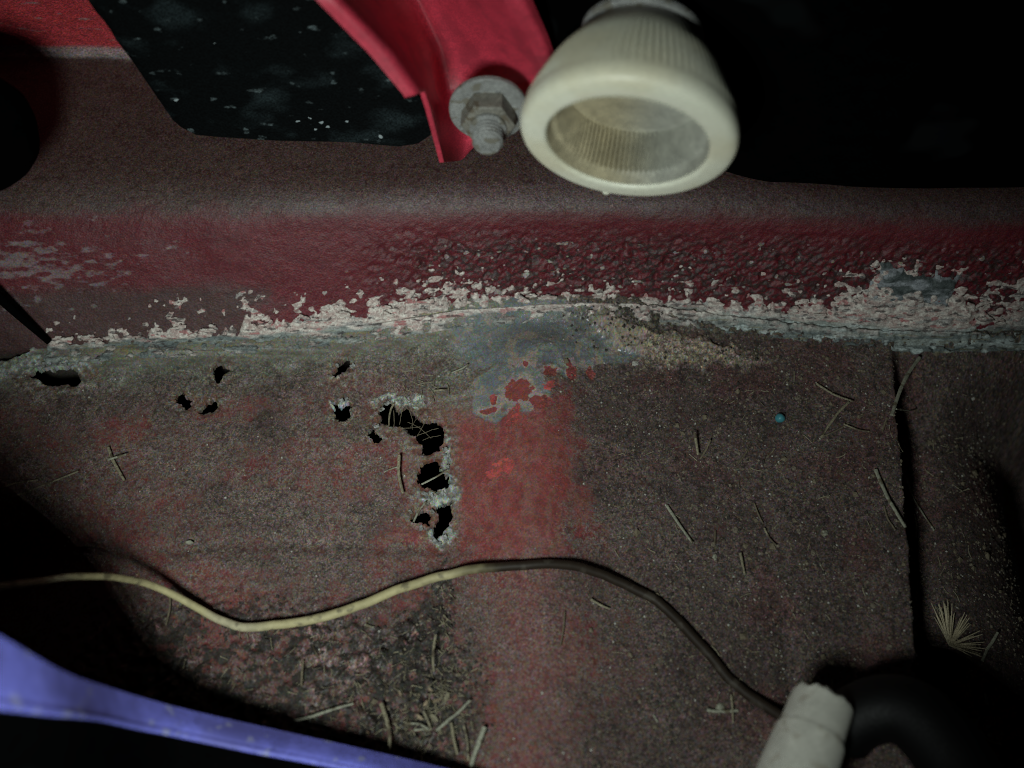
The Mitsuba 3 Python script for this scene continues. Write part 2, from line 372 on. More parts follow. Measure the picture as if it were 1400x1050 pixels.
def sealant_color(p, n, uv):
    X, Y, Z = p.x * 1000, p.y * 1000, p.z * 1000
    n2 = fbm(X * 0.16, Y * 0.7, Z * 0.7, 4)
    n3 = fbm(X * 0.9, Y * 1.4, Z * 1.4, 3)
    left_ = 1 - smoothstep(fl(560, 440)[0], fl(640, 440)[0], X)
    up = smoothstep(1.4 - 1.2 * left_, 4.0 - 2.6 * left_, Z + (n2 - 0.5) * 4)
    low = mix((0.125, 0.150, 0.150), (0.27, 0.30, 0.28), smoothstep(0.40, 0.72, fbm(X * 0.05, Y * 0.8, Z * 0.8, 4)))
    bits = smoothstep(fl(900, 440)[0], fl(1010, 440)[0], X) * smoothstep(0.5, 0.62, fbm(X * 0.22, Y * 0.7, Z * 0.7 + 31, 4))
    low = mix(low, (0.44, 0.50, 0.49), 0.8 * bits)
    top = mix((0.40, 0.30, 0.275), (0.62, 0.575, 0.52), smoothstep(0.3, 0.7, n3))
    top = mix(top, (0.24, 0.25, 0.25), 0.6 * smoothstep(0.57, 0.70, fbm(X * 0.12 + 3, Y * 0.8, Z * 0.8 + 11, 4)))
    c = mix(low, top, up)
    c = mix(c, (0.20, 0.17, 0.08), 0.6 * smoothstep(0.6, 0.72, fbm(X * 0.1, Y * 2.0, Z * 2.0, 3)) * (1 - up))
    c = mix(c, (0.33, 0.07, 0.08), 0.7 * smoothstep(0.64, 0.71, fbm(X * 0.35, Y * 0.9, Z * 0.9 + 4, 3)) * up)
    c = mix(c, (0.06, 0.05, 0.05), 0.85 * smoothstep(0.60, 0.69, fbm(X * 0.4 + 9, Y * 1.2, Z * 1.2 + 4, 4)))
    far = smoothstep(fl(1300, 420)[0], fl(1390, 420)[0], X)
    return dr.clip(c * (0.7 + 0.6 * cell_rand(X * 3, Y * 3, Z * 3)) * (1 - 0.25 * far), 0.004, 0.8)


def patch_color(p, n, uv):
    X, Y, Z = p.x * 1000, p.y * 1000, p.z * 1000
    k = smoothstep(0.40, 0.62, fbm(X * 0.18, Y * 0.4, Z * 0.5, 4))
    c = mix((0.07, 0.085, 0.085), (0.25, 0.27, 0.29), k)
    return c * (0.7 + 0.6 * cell_rand(X * 3, Y * 3, Z * 3))


def speckled(base, amount=0.5, fleck=None, fleck_at=0.7, freq=0.35, stretch=(1, 1, 1), grime_shade=None):
    def f(p, n, uv):
        q = p * 1000
        g = 1 + amount * (cell_rand(q.x * 2.8, q.y * 2.8, q.z * 2.8) - 0.5) + amount * (fbm(q.x * 0.3, q.y * 0.3, q.z * 0.3) - 0.5)
        c = mi.Color3f(base) * g
        if grime_shade is not None:
            c = mix(c, grime_shade, 0.7 * smoothstep(0.5, 0.72, fbm(q.x * 0.12 + 5, q.y * 0.12, q.z * 0.12, 4)))
        if fleck is not None:
            c = mix(c, fleck, smoothstep(fleck_at, fleck_at + 0.07, fbm(q.x * freq * stretch[0], q.y * freq * stretch[1], q.z * freq * stretch[2] + 3, 3)))
        return dr.clip(c, 0.0005, 0.85)
    return f


def wire_color(p, n, uv):
    q = p * 1000
    grime_shade = smoothstep(fl(560, 800)[0], fl(700, 780)[0], q.x + 14 * (fbm(q.x * 0.2, q.y * 0.2, 1.0) - 0.5))  # darker to the right: the shade on the wire painted into its colour
    c = mix((0.42, 0.37, 0.20), (0.022, 0.015, 0.010), grime_shade * 1.0)
    c = mix(c, (0.42, 0.38, 0.29), 0.5 * smoothstep(0.5, 0.7, fbm(q.x * 0.06, q.y * 0.06, 3.0)) * (1 - grime_shade))
    c = mix(c, (0.06, 0.05, 0.038), 0.6 * smoothstep(0.58, 0.72, fbm(q.x * 0.35, q.y * 0.35, q.z * 0.35 + 5, 4)))
    return c * (0.7 + 0.6 * fbm(q.x * 0.8, q.y * 0.8, q.z * 0.8))


def cap_color(p, n, uv):
    q = p * 1000
    stain = smoothstep(0.35, 0.75, fbm(q.x * 0.09, q.y * 0.09, q.z * 0.09, 3))
    c = mix((0.80, 0.80, 0.65), (0.70, 0.64, 0.44), stain * 0.6)
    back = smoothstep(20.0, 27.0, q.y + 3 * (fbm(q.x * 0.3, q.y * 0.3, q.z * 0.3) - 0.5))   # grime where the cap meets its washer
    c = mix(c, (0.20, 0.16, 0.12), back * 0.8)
    return c * (0.88 + 0.24 * cell_rand(q.x * 2.5, q.y * 2.5, q.z * 2.5))


def cap_inside(p, n, uv):
    q = p * 1000
    c = mix((0.40, 0.35, 0.23), (0.37, 0.37, 0.32), smoothstep(20.0, 34.0, q.x))
    return c * (0.7 + 0.6 * fbm(q.x * 0.5, q.y * 0.5, q.z * 0.5)) * (0.85 + 0.3 * cell_rand(q.x * 2.5, q.y * 2.5, q.z * 2.5))


def bsdf(key, color, rough=0.7, spec=0.4, bump=None, metallic=0.0, **more):
    d = {'type': 'principled', 'base_color': proc(color) if callable(color) else {'type': 'rgb', 'value': list(color)},
         'roughness': proc(rough) if callable(rough) else rough, 'specular': spec, 'metallic': metallic, **more}
    if bump is not None:
        d = {'type': 'bumpmap', 'arbitrary': proc(bump, eps=1e-4), 'scale': 1.0, 'bsdf': d}
    scene[key] = {'type': 'twosided', 'bsdf': d}


bsdf('m_floor', floor_color, floor_rough, 0.5)
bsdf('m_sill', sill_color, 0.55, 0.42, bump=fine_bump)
bsdf('m_sealant', sealant_color, 0.75, 0.3, bump=fine_bump)
bsdf('m_patch', patch_color, 0.6, 0.4, bump=fine_bump)
bsdf('m_cap', cap_color, 0.42, 0.5, sheen=0.3)
bsdf('m_cap_inside', cap_inside, 0.5, 0.4)
bsdf('m_red', speckled((0.52, 0.042, 0.074), 0.45, grime_shade=(0.30, 0.03, 0.05)), 0.45, 0.5)
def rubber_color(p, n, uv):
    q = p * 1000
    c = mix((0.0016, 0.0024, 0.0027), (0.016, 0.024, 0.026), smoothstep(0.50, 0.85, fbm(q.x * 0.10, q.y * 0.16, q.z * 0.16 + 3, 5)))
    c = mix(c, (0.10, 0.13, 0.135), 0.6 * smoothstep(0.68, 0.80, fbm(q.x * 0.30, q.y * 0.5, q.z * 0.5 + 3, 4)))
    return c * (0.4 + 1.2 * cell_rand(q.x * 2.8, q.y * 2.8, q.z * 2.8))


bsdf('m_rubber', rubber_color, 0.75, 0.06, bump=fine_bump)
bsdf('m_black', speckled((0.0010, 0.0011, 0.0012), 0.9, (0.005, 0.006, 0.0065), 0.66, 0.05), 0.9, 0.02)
bsdf('m_fleck', (0.27, 0.32, 0.33), 0.7)
bsdf('m_zinc', speckled((0.25, 0.255, 0.245), 0.6, (0.17, 0.16, 0.13), 0.58, 0.5), 0.6, 0.4, bump=fine_bump)
bsdf('m_nut', speckled((0.20, 0.19, 0.16), 0.6, (0.13, 0.11, 0.08), 0.56, 0.5), 0.55, 0.5, bump=fine_bump)
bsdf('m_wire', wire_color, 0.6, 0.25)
bsdf('m_strap', speckled((0.165, 0.175, 0.64), 0.6, (0.30, 0.31, 0.55), 0.66, 0.4, grime_shade=(0.12, 0.12, 0.40)), 0.55, 0.4)
bsdf('m_connector', speckled((0.58, 0.57, 0.50), 0.35, (0.46, 0.43, 0.36), 0.62, 0.3), 0.5, 0.4)
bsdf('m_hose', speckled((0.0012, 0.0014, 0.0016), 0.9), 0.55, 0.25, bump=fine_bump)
bsdf('m_straw', speckled((0.23, 0.205, 0.135), 0.7, (0.09, 0.07, 0.045), 0.56, 0.5), 0.7)
bsdf('m_straw_pale', speckled((0.25, 0.25, 0.19), 0.6, (0.13, 0.11, 0.07), 0.58, 0.5), 0.65)
bsdf('m_straw_dark', speckled((0.14, 0.115, 0.075), 0.5), 0.75)
bsdf('m_tuft', speckled((0.50, 0.43, 0.29), 0.4), 0.7)
bsdf('m_leaf', speckled((0.30, 0.23, 0.15), 0.6), 0.8)
bsdf('m_grain_dark', (0.035, 0.03, 0.026), 0.9)
bsdf('m_grain_tan', speckled((0.16, 0.135, 0.10), 0.8), 0.85)
bsdf('m_grain_pale', (0.36, 0.35, 0.31), 0.6)
bsdf('m_soil', (0.012, 0.011, 0.010), 0.95, 0.1)
bsdf('m_bead', (0.05, 0.22, 0.26), 0.4)

# ------------------------------------------------------------------ the floor: one rusted sheet with holes
POLY_PX = [
    [(38, 512), (50, 505), (58, 508), (70, 507), (82, 506), (95, 502), (105, 509), (111, 523), (98, 525), (86, 522), (70, 526), (57, 524), (50, 515)],
    [(293, 506), (297, 497), (303, 498), (306, 504), (316, 504), (305, 510), (301, 520), (294, 522)],
    [(241, 546), (247, 539), (252, 537), (254, 544), (260, 547), (257, 557), (250, 554)],
    [(271, 563), (277, 555), (286, 550), (294, 544), (295, 553), (288, 560), (280, 563)],
    [(456, 512), (463, 499), (473, 488), (478, 492), (476, 500), (466, 506), (461, 516)],
    [(456, 546), (459, 552), (466, 557), (473, 553), (480, 555), (478, 568), (469, 575), (459, 570)],
    [(519, 562), (523, 553), (533, 549), (541, 554), (543, 564), (552, 557), (560, 562), (568, 570), (580, 575), (596, 577), (605, 582), (606, 598), (601, 612), (590, 620), (579, 617), (577, 606), (566, 594), (556, 586), (545, 580), (533, 580), (523, 574)],
    [(504, 590), (512, 587), (520, 600), (510, 603)],
    [(573, 637), (584, 632), (597, 629), (600, 642), (612, 654), (613, 667), (598, 669), (588, 664), (578, 666), (572, 655)],
    [(598, 693), (608, 690), (616, 686), (618, 708), (610, 722), (596, 733), (593, 720), (600, 708)],
    [(561, 712), (570, 702), (582, 695), (587, 702), (586, 718), (577, 714), (567, 713)],
    [(-60, 466), (-10, 466), (30, 470), (42, 480), (20, 491), (-60, 500)]]
POLYS = shapely.union_all([shapely.Polygon([fl(*p) for p in q]).buffer(0.32) for q in POLY_PX])


def axis_steps(lo, a, b, hi, fine, coarse):
    return np.concatenate([np.linspace(lo, a, coarse)[:-1], np.arange(a, b, fine), np.linspace(b, hi, coarse)])


gx = axis_steps(-320, -158, 158, 320, 0.42, 40)
gy = axis_steps(-300, -114, 36, 60, 0.42, 30)
GX, GY = np.meshgrid(gx, gy, indexing='ij')
GH = to_np(floor_height, GX, GY)
GH = np.clip(GH, -75, 9)


def height(x, y):
    """Height of the floor (metres) at x, y (metres)."""
    from scipy.ndimage import map_coordinates
    i = np.interp(np.asarray(x) * 1000, gx, np.arange(len(gx)))
    j = np.interp(np.asarray(y) * 1000, gy, np.arange(len(gy)))
    return map_coordinates(GH, [np.atleast_1d(i), np.atleast_1d(j)], order=1, mode='nearest') / 1000


V = np.stack([GX.ravel(), GY.ravel(), GH.ravel()], 1)
wob = np.stack([(meshkit.fbm(V * [1.1, 1.1, 0], 3, 1) - 0.5) * 1.8, (meshkit.fbm(V * [1.1, 1.1, 0], 3, 5) - 0.5) * 1.8], 1)
sd = np.full(len(V), 9.0)
b0 = POLYS.bounds
near = (V[:, 0] > b0[0] - 8) & (V[:, 0] < b0[2] + 8) & (V[:, 1] > b0[1] - 8) & (V[:, 1] < b0[3] + 8)
pts = shapely.points(V[near, :2] + wob[near])
dd = shapely.distance(POLYS.boundary, pts)
sd[near] = np.where(shapely.contains(POLYS, pts), -dd, dd)
S2 = sd.reshape(GX.shape)
ggx, ggy = np.gradient(S2)
close = np.abs(sd) < 0.32
gn = np.stack([ggx.ravel(), ggy.ravel()], 1)
gn /= np.maximum(np.linalg.norm(gn, axis=1, keepdims=True), 1e-6)
V[close, :2] -= gn[close] * sd[close, None] * 0.9
curl = np.clip(1 - sd / 1.6, 0, 1) * (sd > -0.5)
V[:, 2] += curl ** 2 * (meshkit.noise(V * [0.35, 0.35, 0], 3) - 0.55) * 2.2
sd2 = np.where(close, 0.0, sd)
Ff = grid_faces(len(gx), len(gy))
Ff = Ff[sd2[Ff].sum(1) > -0.02]
V[:, :] = V / 1000
fm = trimesh.Trimesh(V, Ff, process=False)
e = np.sort(fm.edges, axis=1)
u, inv, cnt = np.unique(e, axis=0, return_inverse=True, return_counts=True)
be = fm.edges[cnt[inv.ravel()] == 1]
topv = V[be.ravel()]
low = topv - [0, 0, 0.0015]
low[:, :2] += (rng.random((len(low), 2)) - 0.5) * 0.0003
k = len(V)
i = np.arange(len(be))
k2 = k + 2 * len(be)
side = np.vstack([np.stack([k + 2 * i + 1, k + 2 * i, k2 + 2 * i], 1), np.stack([k + 2 * i + 1, k2 + 2 * i, k2 + 2 * i + 1], 1)])
put('floor', trimesh.Trimesh(np.vstack([V, topv, low]), np.vstack([Ff, side]), process=False), 'm_floor', True)
tag('floor', 'dusty red painted metal floor with ragged rust holes', kind='structure')

gb = trimesh.creation.box((0.7, 0.45, 0.002))
gb.apply_translation((0, -0.12, -0.09))
put('ground', gb, 'm_soil')
tag('ground', 'dark ground under the rust holes', kind='structure')

# ------------------------------------------------------------------ the sill behind it
prof = np.array([(-3.0, -45.0), (-0.5, -2.0), (0.4, 0.0), (4.5, 10.0), (9.0, 21.5), (12.2, 29.0), (17.0, 32.6), (24, 33.4), (40, 34.0), (58, 34.6), (61.5, 35.2), (63.0, 38.5), (65, 60), (68, 110)])
pc = prof.copy()
for _ in range(3):
    q = np.empty((2 * len(pc) - 2, 2))
    q[0::2], q[1::2] = pc[:-1] * 0.75 + pc[1:] * 0.25, pc[:-1] * 0.25 + pc[1:] * 0.75
    pc = np.vstack([prof[:1], q, prof[-1:]])
arc = np.r_[0, np.cumsum(np.linalg.norm(np.diff(pc, axis=0), axis=1))]
ss = np.concatenate([np.linspace(0, 40, 8), np.arange(41, 92, 0.45), np.linspace(92.3, arc[-1], 60)])
py_, pz_ = np.interp(ss, arc, pc[:, 0]), np.interp(ss, arc, pc[:, 1])
sx = gx[::1]
SX, SI = np.meshgrid(sx, np.arange(len(ss)), indexing='ij')
seam_s = seam_np(sx)
seam_s = np.convolve(np.pad(seam_s, 20, mode='edge'), np.ones(41) / 41, 'valid')
# the seam wanders, the ledge behind it stays straight
fade = np.clip(1 - pz_ / 34, 0, 1)[None, :]
SY = py_[None, :] + seam_s[:, None] * fade + seam_np(np.array([0.0]))[0] * (1 - fade) - np.clip(SX, -200, 200) * 0.02 * (1 - fade)
SZ = np.broadcast_to(pz_[None, :], SX.shape).copy()
Vs = np.stack([SX.ravel(), SY.ravel(), SZ.ravel()], 1)
ns = meshkit.arrays(trimesh.Trimesh(Vs, grid_faces(len(sx), len(ss)), process=False), True)[2]
pitm = np.clip((Vs[:, 0] - fl(470, 400)[0]) / 30, 0, 1) * np.clip(1 - (Vs[:, 2] - 17) / 10, 0, 1) * np.clip(Vs[:, 2] / 5, 0, 1)
bump = (meshkit.fbm(Vs * 0.05, 3, 3) - 0.5) * 1.6 + (meshkit.fbm(Vs * 0.9, 3, 8) - 0.5) * (0.25 + 1.5 * pitm)
bump -= 1.5 * pitm * np.clip(meshkit.fbm(Vs * 0.45, 2, 11) - 0.56, 0, 1) * 4
Vs = (Vs + ns * bump[:, None]) / 1000
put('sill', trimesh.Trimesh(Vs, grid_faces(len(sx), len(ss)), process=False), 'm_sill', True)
tag('sill', 'dark red painted metal sill with a dusty ledge behind the floor', kind='structure')
WALL = np.array([12.2 - 0.4, 29.0]) / np.hypot(11.8, 29.0)
WN = np.array([-WALL[1], WALL[0]])


def seam_strip(x0, x1, w0, w1, thick, step=0.4):
    """A crust over the corner of floor and sill: w is the way from the corner, up the sill (+) or out on the floor (-)."""
    xs, ws = np.arange(x0, x1, step), np.arange(w0, w1, step)
    X, W = np.meshgrid(xs, ws, indexing='ij')
    Tk = thick(X, W)
    sm = np.interp(xs, sx, seam_s)[:, None]
    wp, wn = np.clip(W, 0, None), np.clip(-W, 0, None)
    f = np.clip(1 - wp * WALL[1] / 34, 0, 1)
    seam0 = seam_np(np.array([0.0]))[0]
    Y = 0.4 + wp * WALL[0] + sm * f + (seam0 - 0.02 * X) * (1 - f) - wn
    Z = wp * WALL[1] + np.where(W < 0, np.maximum(height(X.ravel() / 1000, (Y / 1000).ravel()).reshape(X.shape) * 1000, -1.2) * np.clip(wn / 1.5, 0, 1), 0)
    b = np.clip(0.5 + W / 3.0, 0, 1)
    nn = np.stack([np.zeros_like(X), WN[0] * b, 1 - b + WN[1] * b], -1)
    nn /= np.linalg.norm(nn, axis=-1, keepdims=True)
    Tk = np.clip(Tk, -1.2, 6)
    v = np.stack([X, Y, Z], -1) + nn * Tk[..., None]
    ff = grid_faces(len(xs), len(ws))
    keep = (Tk.ravel()[ff] > -1.15).any(1)
    m = trimesh.Trimesh(v.reshape(-1, 3) / 1000, ff[keep], process=False)
    m.remove_unreferenced_vertices()
    return m


def xp(px):
    return fl(px, 440)[0]


def nz(X, W, fx, fw, seed, oct=3):
    return meshkit.fbm(np.stack([X * fx, W * fw, np.zeros_like(X)], -1), oct, seed)


def sealant_thick(X, W):
    reach = np.interp(X, [xp(60), xp(90), xp(200), xp(340), xp(430), xp(560), xp(640), xp(720), xp(900), xp(1080), xp(1150), xp(1200), xp(1300), xp(1330), xp(1400)],
                      [-2.0, 0.6, 0.9, 2.4, 2.4, 4.0, 4.4, 3.0, 3.8, 5.2, 7.5, 13.0, 11.0, 2.0, 4.0])
    reach = reach + (nz(X, W * 0 + 3, 0.35, 1, 4, 4) - 0.5) * 7.0
    out = np.interp(X, [xp(90), xp(300), xp(600), xp(800), xp(950), xp(1100), xp(1290), xp(1330), xp(1400)], [0.9, 1.0, 2.6, 1.2, 3.0, 3.4, 2.2, 0.4, 0.4])
    edge = np.minimum(reach - W, W + out)
    calm = np.clip((W - 1.6) / 2.2, 0.12, 1)
    mid = np.clip((X - xp(480)) / 12, 0, 1) * np.clip((xp(1330) - X) / 8, 0, 1)
    body = 1.0 * np.clip(edge, -3, 1.4) + (nz(X, W, 0.30, 0.45, 21, 5) - 0.5) * (6.0 - 2.8 * mid) * calm + 0.7 * mid * np.clip(reach - W, 0, 1) + (nz(X, W, 0.06, 0.5, 77, 3) - 0.5) * 1.6 * (1 - calm)
    chips = (nz(X, W, 0.50, 0.70, 33) - np.interp(W - reach, [-1, 3, 8, 12], [0.46, 0.60, 0.70, 0.95]) - 0.05 * (X < xp(440)) - 0.06 * ((X > xp(660)) & (X < xp(1130)))) * 7
    ext = np.clip((X - xp(1310)) / 5, 0, 1)
    chips2 = (nz(X, W, 0.28, 0.75, 44, 4) - 0.50 - 0.04 * np.clip(W - 13, 0, 9)) * 6 * ext - 3 * (1 - ext)
    left_end = np.clip((X - xp(75)) / 3, -1, 0) * 4
    return np.maximum(np.maximum(body, np.minimum(chips, 0.7)), np.minimum(chips2, 0.9)) * 0.8 + left_end + (nz(X, W, 0.9, 1.2, 71) - 0.5) * 1.2 * calm


def seam_point(X, W, off):
    """A point (metres) on the sill, W millimetres up from the corner and off millimetres proud of it."""
    f = max(0.0, 1 - W * WALL[1] / 34)
    y = 0.4 + W * WALL[0] + float(np.interp(X, sx, seam_s)) * f + (float(seam_np(np.array([0.0]))[0]) - 0.02 * X) * (1 - f)
    return (np.array([X, y, W * WALL[1]]) + off * np.array([0, WN[0], WN[1]])) / 1000


put('sealant', seam_strip(-150, 170, -6, 22, sealant_thick), 'm_sealant', True)
tag('sealant', 'cracked whitish seam sealant along the corner of floor and sill', 'sealant')


for q_ in range(70):
    X_ = rng.uniform(xp(95), xp(1390))
    W_ = float(np.interp(X_, [xp(60), xp(340), xp(560), xp(640), xp(900), xp(1150), xp(1200), xp(1300), xp(1400)], [1.5, 3, 4.5, 4.5, 3.5, 8, 12, 11, 5])) * rng.uniform(0.3, 1.35)
    n_, sz = 6, rng.uniform(0.5, 1.5)
    u_, v_ = np.meshgrid(np.linspace(-1, 1, n_), np.linspace(-1, 1, n_), indexing='ij')
    a_ = np.arctan2(v_, u_)
    rr = 1 + 0.35 * np.sin(2 * a_ + rng.random() * 6) + 0.2 * np.sin(5 * a_ + rng.random() * 6)
    lift = rng.uniform(0.0, 0.9)
    P_ = np.stack([u_ * rr * sz * 1.3, v_ * rr * sz * 0.8, (0.25 + lift * (v_ + 1) * 0.4 + 0.2 * u_ * u_ * rng.uniform(-1, 1)) * sz + 0.3], -1).reshape(-1, 3)
    t_ = rng.uniform(-0.7, 0.7)
    P_ = P_ @ np.array([[math.cos(t_), math.sin(t_), 0], [-math.sin(t_), math.cos(t_), 0], [0, 0, 1]])
    o_ = seam_point(X_, W_, 0.35)
    P_ = o_ + (P_[:, :1] * np.array([1, 0, 0]) + P_[:, 1:2] * np.array([0, WALL[0], WALL[1]]) + P_[:, 2:] * np.array([0, WN[0], WN[1]])) / 1000
    fl_ = thicken(P_, grid_faces(n_, n_), 0.00030)
    put('sealant__flake', fl_, 'm_sealant', 50)  # lifted chips


def patch_thick(X, W):
    cx, cw = xp(1236), 13.2
    u, w = (X - cx) - 0.25 * (W - cw), (W - cw) + 0.10 * (X - cx)
    d = np.minimum(11.0 - np.abs(u), 4.4 - np.abs(w)) + (nz(X, W, 0.5, 0.5, 9) - 0.5) * 2.4
    return np.clip(d, -2, 1.2) * 1.1 + (nz(X, W, 0.35, 0.9, 12, 4) - 0.5) * 2.2 * (d > 0)


put('sealant__patch', seam_strip(xp(1150), xp(1320), 6, 21, patch_thick, 0.35), 'm_patch', True)
tag('sealant__patch', 'grey lifted square of sealant on the sill')

# ------------------------------------------------------------------ black rubber, bracket, bolt, cap
FLAP = shapely.Polygon([(60, -110), (125, 0), (155, 36), (185, 76), (212, 118), (235, 150), (250, 170), (270, 181), (300, 184), (380, 189), (480, 191), (545, 197), (572, 193), (588, 182), (594, 165), (574, 130), (545, 110), (455, 10), (400, -110)])
fd = lambda x, y: 0.277 - 0.00011 * (190 - y)
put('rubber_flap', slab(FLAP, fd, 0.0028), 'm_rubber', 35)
tag('rubber_flap', 'scuffed black rubber flap hanging left of the red bracket', 'rubber flap')
fv = []
for px, py, a in [(408, 164, 7), (423, 159, 7), (440, 165, 7), (432, 176, 5), (448, 172, 6), (474, 163, 8), (446, 140, 6), (297, 51, 13), (242, 133, 10), (420, 80, 9), (350, 90, 5), (520, 185, 7), (460, 118, 5), (270, 50, 9), (180, 35, 8), (395, 62, 5)]:
    c = cam(px, py, fd(px, py) - 0.0015)
    s = trimesh.creation.icosphere(1, 1.0)
    j = 0.7 + 0.6 * rng.random((len(s.vertices), 1))
    s.apply_scale(1)
    s.vertices = s.vertices * j * np.array([a * 0.00011, a * 0.00008, 0.00025])
    R = trimesh.transformations.rotation_matrix(rng.random() * 3, [0, 0, 1])
    s.apply_transform(R)
    s.apply_transform(trimesh.transformations.rotation_matrix(math.radians(30), [1, 0, 0]))
    s.apply_translation(c)
    fv.append(s)
for s in fv:
    put('rubber_flap__fleck', s, 'm_fleck', True)


def plate(corners, n=14):
    """A bilinear patch through four corners given as (px, py, depth)."""
    a, b, c, d = [cam(*q) for q in corners]
    u, v = np.meshgrid(np.linspace(0, 1, n), np.linspace(0, 1, n), indexing='ij')
    u, v = u[..., None], v[..., None]
    P = a * (1 - u) * (1 - v) + b * u * (1 - v) + c * u * v + d * (1 - u) * v
    return P.reshape(-1, 3), grid_faces(n, n)


def channel(rows, t, n=30):
    """A pressed sheet: each row is one cross section, a list of (px, py, depth), joined row to row with rounded bends."""
    R = []
    for r in rows:
        p = np.array([cam(*q) for q in r])
        for _ in range(3):
            q = np.empty((2 * len(p) - 2, 3))
            q[0::2], q[1::2] = p[:-1] * 0.8 + p[1:] * 0.2, p[:-1] * 0.2 + p[1:] * 0.8
            p = np.vstack([p[:1], q, p[-1:]])
        R.append(p)
    R = np.array(R)
    i = np.linspace(0, len(R) - 1, n)
    lo = np.clip(np.floor(i).astype(int), 0, len(R) - 2)
    f = (i - lo)[:, None, None]
    G = R[lo] * (1 - f) + R[lo + 1] * f
    v, ff = G.reshape(-1, 3), grid_faces(n, G.shape[1])
    nrm = np.cross(v[ff[:, 1]] - v[ff[:, 0]], v[ff[:, 2]] - v[ff[:, 0]]).sum(0)
    if nrm @ DIR > 0:
        ff = ff[:, ::-1]
    return thicken(v, ff, t)


lip = channel([[(382, -60, 0.220), (412, -60, 0.220), (424, -60, 0.226)], [(434, 0, 0.224), (462, 0, 0.224), (476, 0, 0.231)],
               [(505, 72, 0.232), (530, 70, 0.232), (541, 68, 0.239)], [(551, 128, 0.238), (568, 124, 0.238), (578, 121, 0.244)], [(553, 132, 0.2385), (569, 128, 0.2385), (579, 125, 0.2445)]], 0.0011)
put('bracket__lip', lip, 'm_red', 40)
web = channel([[(422, -60, 0.2255), (462, -60, 0.254), (525, -60, 0.270), (580, -60, 0.264), (620, -60, 0.250), (668, -60, 0.230)],
               [(474, 0, 0.2305), (512, 0, 0.258), (564, 0, 0.273), (606, 0, 0.268), (645, 0, 0.255), (692, 0, 0.236)],
               [(539, 68, 0.2385), (562, 68, 0.262), (596, 68, 0.275), (632, 64, 0.271), (680, 58, 0.260), (724, 50, 0.246)],
               [(576, 122, 0.2435), (584, 122, 0.262), (603, 122, 0.276), (640, 118, 0.275), (700, 112, 0.269), (748, 105, 0.258)],
               [(584, 146, 0.2470), (594, 146, 0.262), (612, 146, 0.277), (645, 142, 0.280), (690, 138, 0.274), (735, 132, 0.265)],
               [(604, 222, 0.2630), (607, 222, 0.266), (616, 221, 0.275), (626, 219, 0.285), (634, 213, 0.288), (641, 203, 0.289)]], 0.0011, 44)
put('bracket__web', web, 'm_red', 40)
flange = channel([[(668, -60, 0.230), (688, -60, 0.2275), (704, -60, 0.231)], [(691, 0, 0.236), (712, 0, 0.2335), (725, 0, 0.237)],
                  [(723, 50, 0.246), (738, 50, 0.2440), (747, 50, 0.247)], [(747, 105, 0.258), (758, 100, 0.2565), (764, 96, 0.259)]], 0.0011)
put('bracket__flange', flange, 'm_red', 40)
tag('bracket', 'folded red painted metal bracket reaching down to the bolt', 'bracket')

def facing(px, py, toward, down, side):
    """A direction given against the sight line of the place it stands at."""
    v = ray(px, py) / np.linalg.norm(ray(px, py))
    u = UP - v * (UP @ v)
    u /= np.linalg.norm(u)
    return -toward * v - down * u + side * np.cross(v, u)


BA = facing(668, 146, 0.76, 0.64, -0.02)
BA /= np.linalg.norm(BA)
bc = cam(668, 146, 0.258)
wr = 53 * 0.262 / FPX
wash = [(wr * 0.40, 0.0), (wr * 0.97, 0.0), (wr, 0.0003), (wr, 0.0013), (wr * 0.96, 0.0017), (wr * 0.40, 0.0017), (wr * 0.40, 0.0)]
put('bolt__washer', lathe(wash, 72, bc, BA), 'm_zinc', 40)


def hexr(r):
    return lambda th, i: np.where(i * 0 + 1 > 0, r * (1 / np.cos((th % (np.pi / 3)) - np.pi / 6) * np.cos(np.pi / 6) - 1) * np.array([0, 1, 1, 1, 0, 0])[i], 0)


nr = wr * 0.69
put('bolt__nut', lathe([(nr * 0.9, 0.0016), (nr, 0.0018), (nr, 0.006), (nr * 0.985, 0.0066), (nr * 0.80, 0.0070), (nr * 0.4, 0.0070)], 96, bc, BA, 0.45, hexr(nr)), 'm_nut', 20)
sr = 19.5 * 0.26 / FPX
zz = np.linspace(0.006, 0.0128, 84)
thread = [(sr * (1 + 0.06 * math.cos(2 * math.pi * z / 0.0011)), z) for z in zz] + [(sr * 0.85, 0.0133), (sr * 0.4, 0.0135), (0.00001, 0.0135)]
put('bolt__shank', lathe([(sr * 1.22, 0.0068), (sr * 1.25, 0.0078), (sr * 1.02, 0.0084)] + thread[20:], 40, bc, BA), 'm_zinc', 30)
tag('bolt', 'grey bolt with a wide washer and hexagon nut through the red bracket', 'bolt')

CD = 0.228
CA = facing(860, 189, 0.53, 0.84, -0.12)
CA /= np.linalg.norm(CA)
cc = cam(857, 198, CD)
CR = 150 * CD / FPX


def ridge(lo, hi, count, depth):
    return lambda th, i: np.where((i >= lo) & (i <= hi), CR * depth * np.cos(th * count), 0)


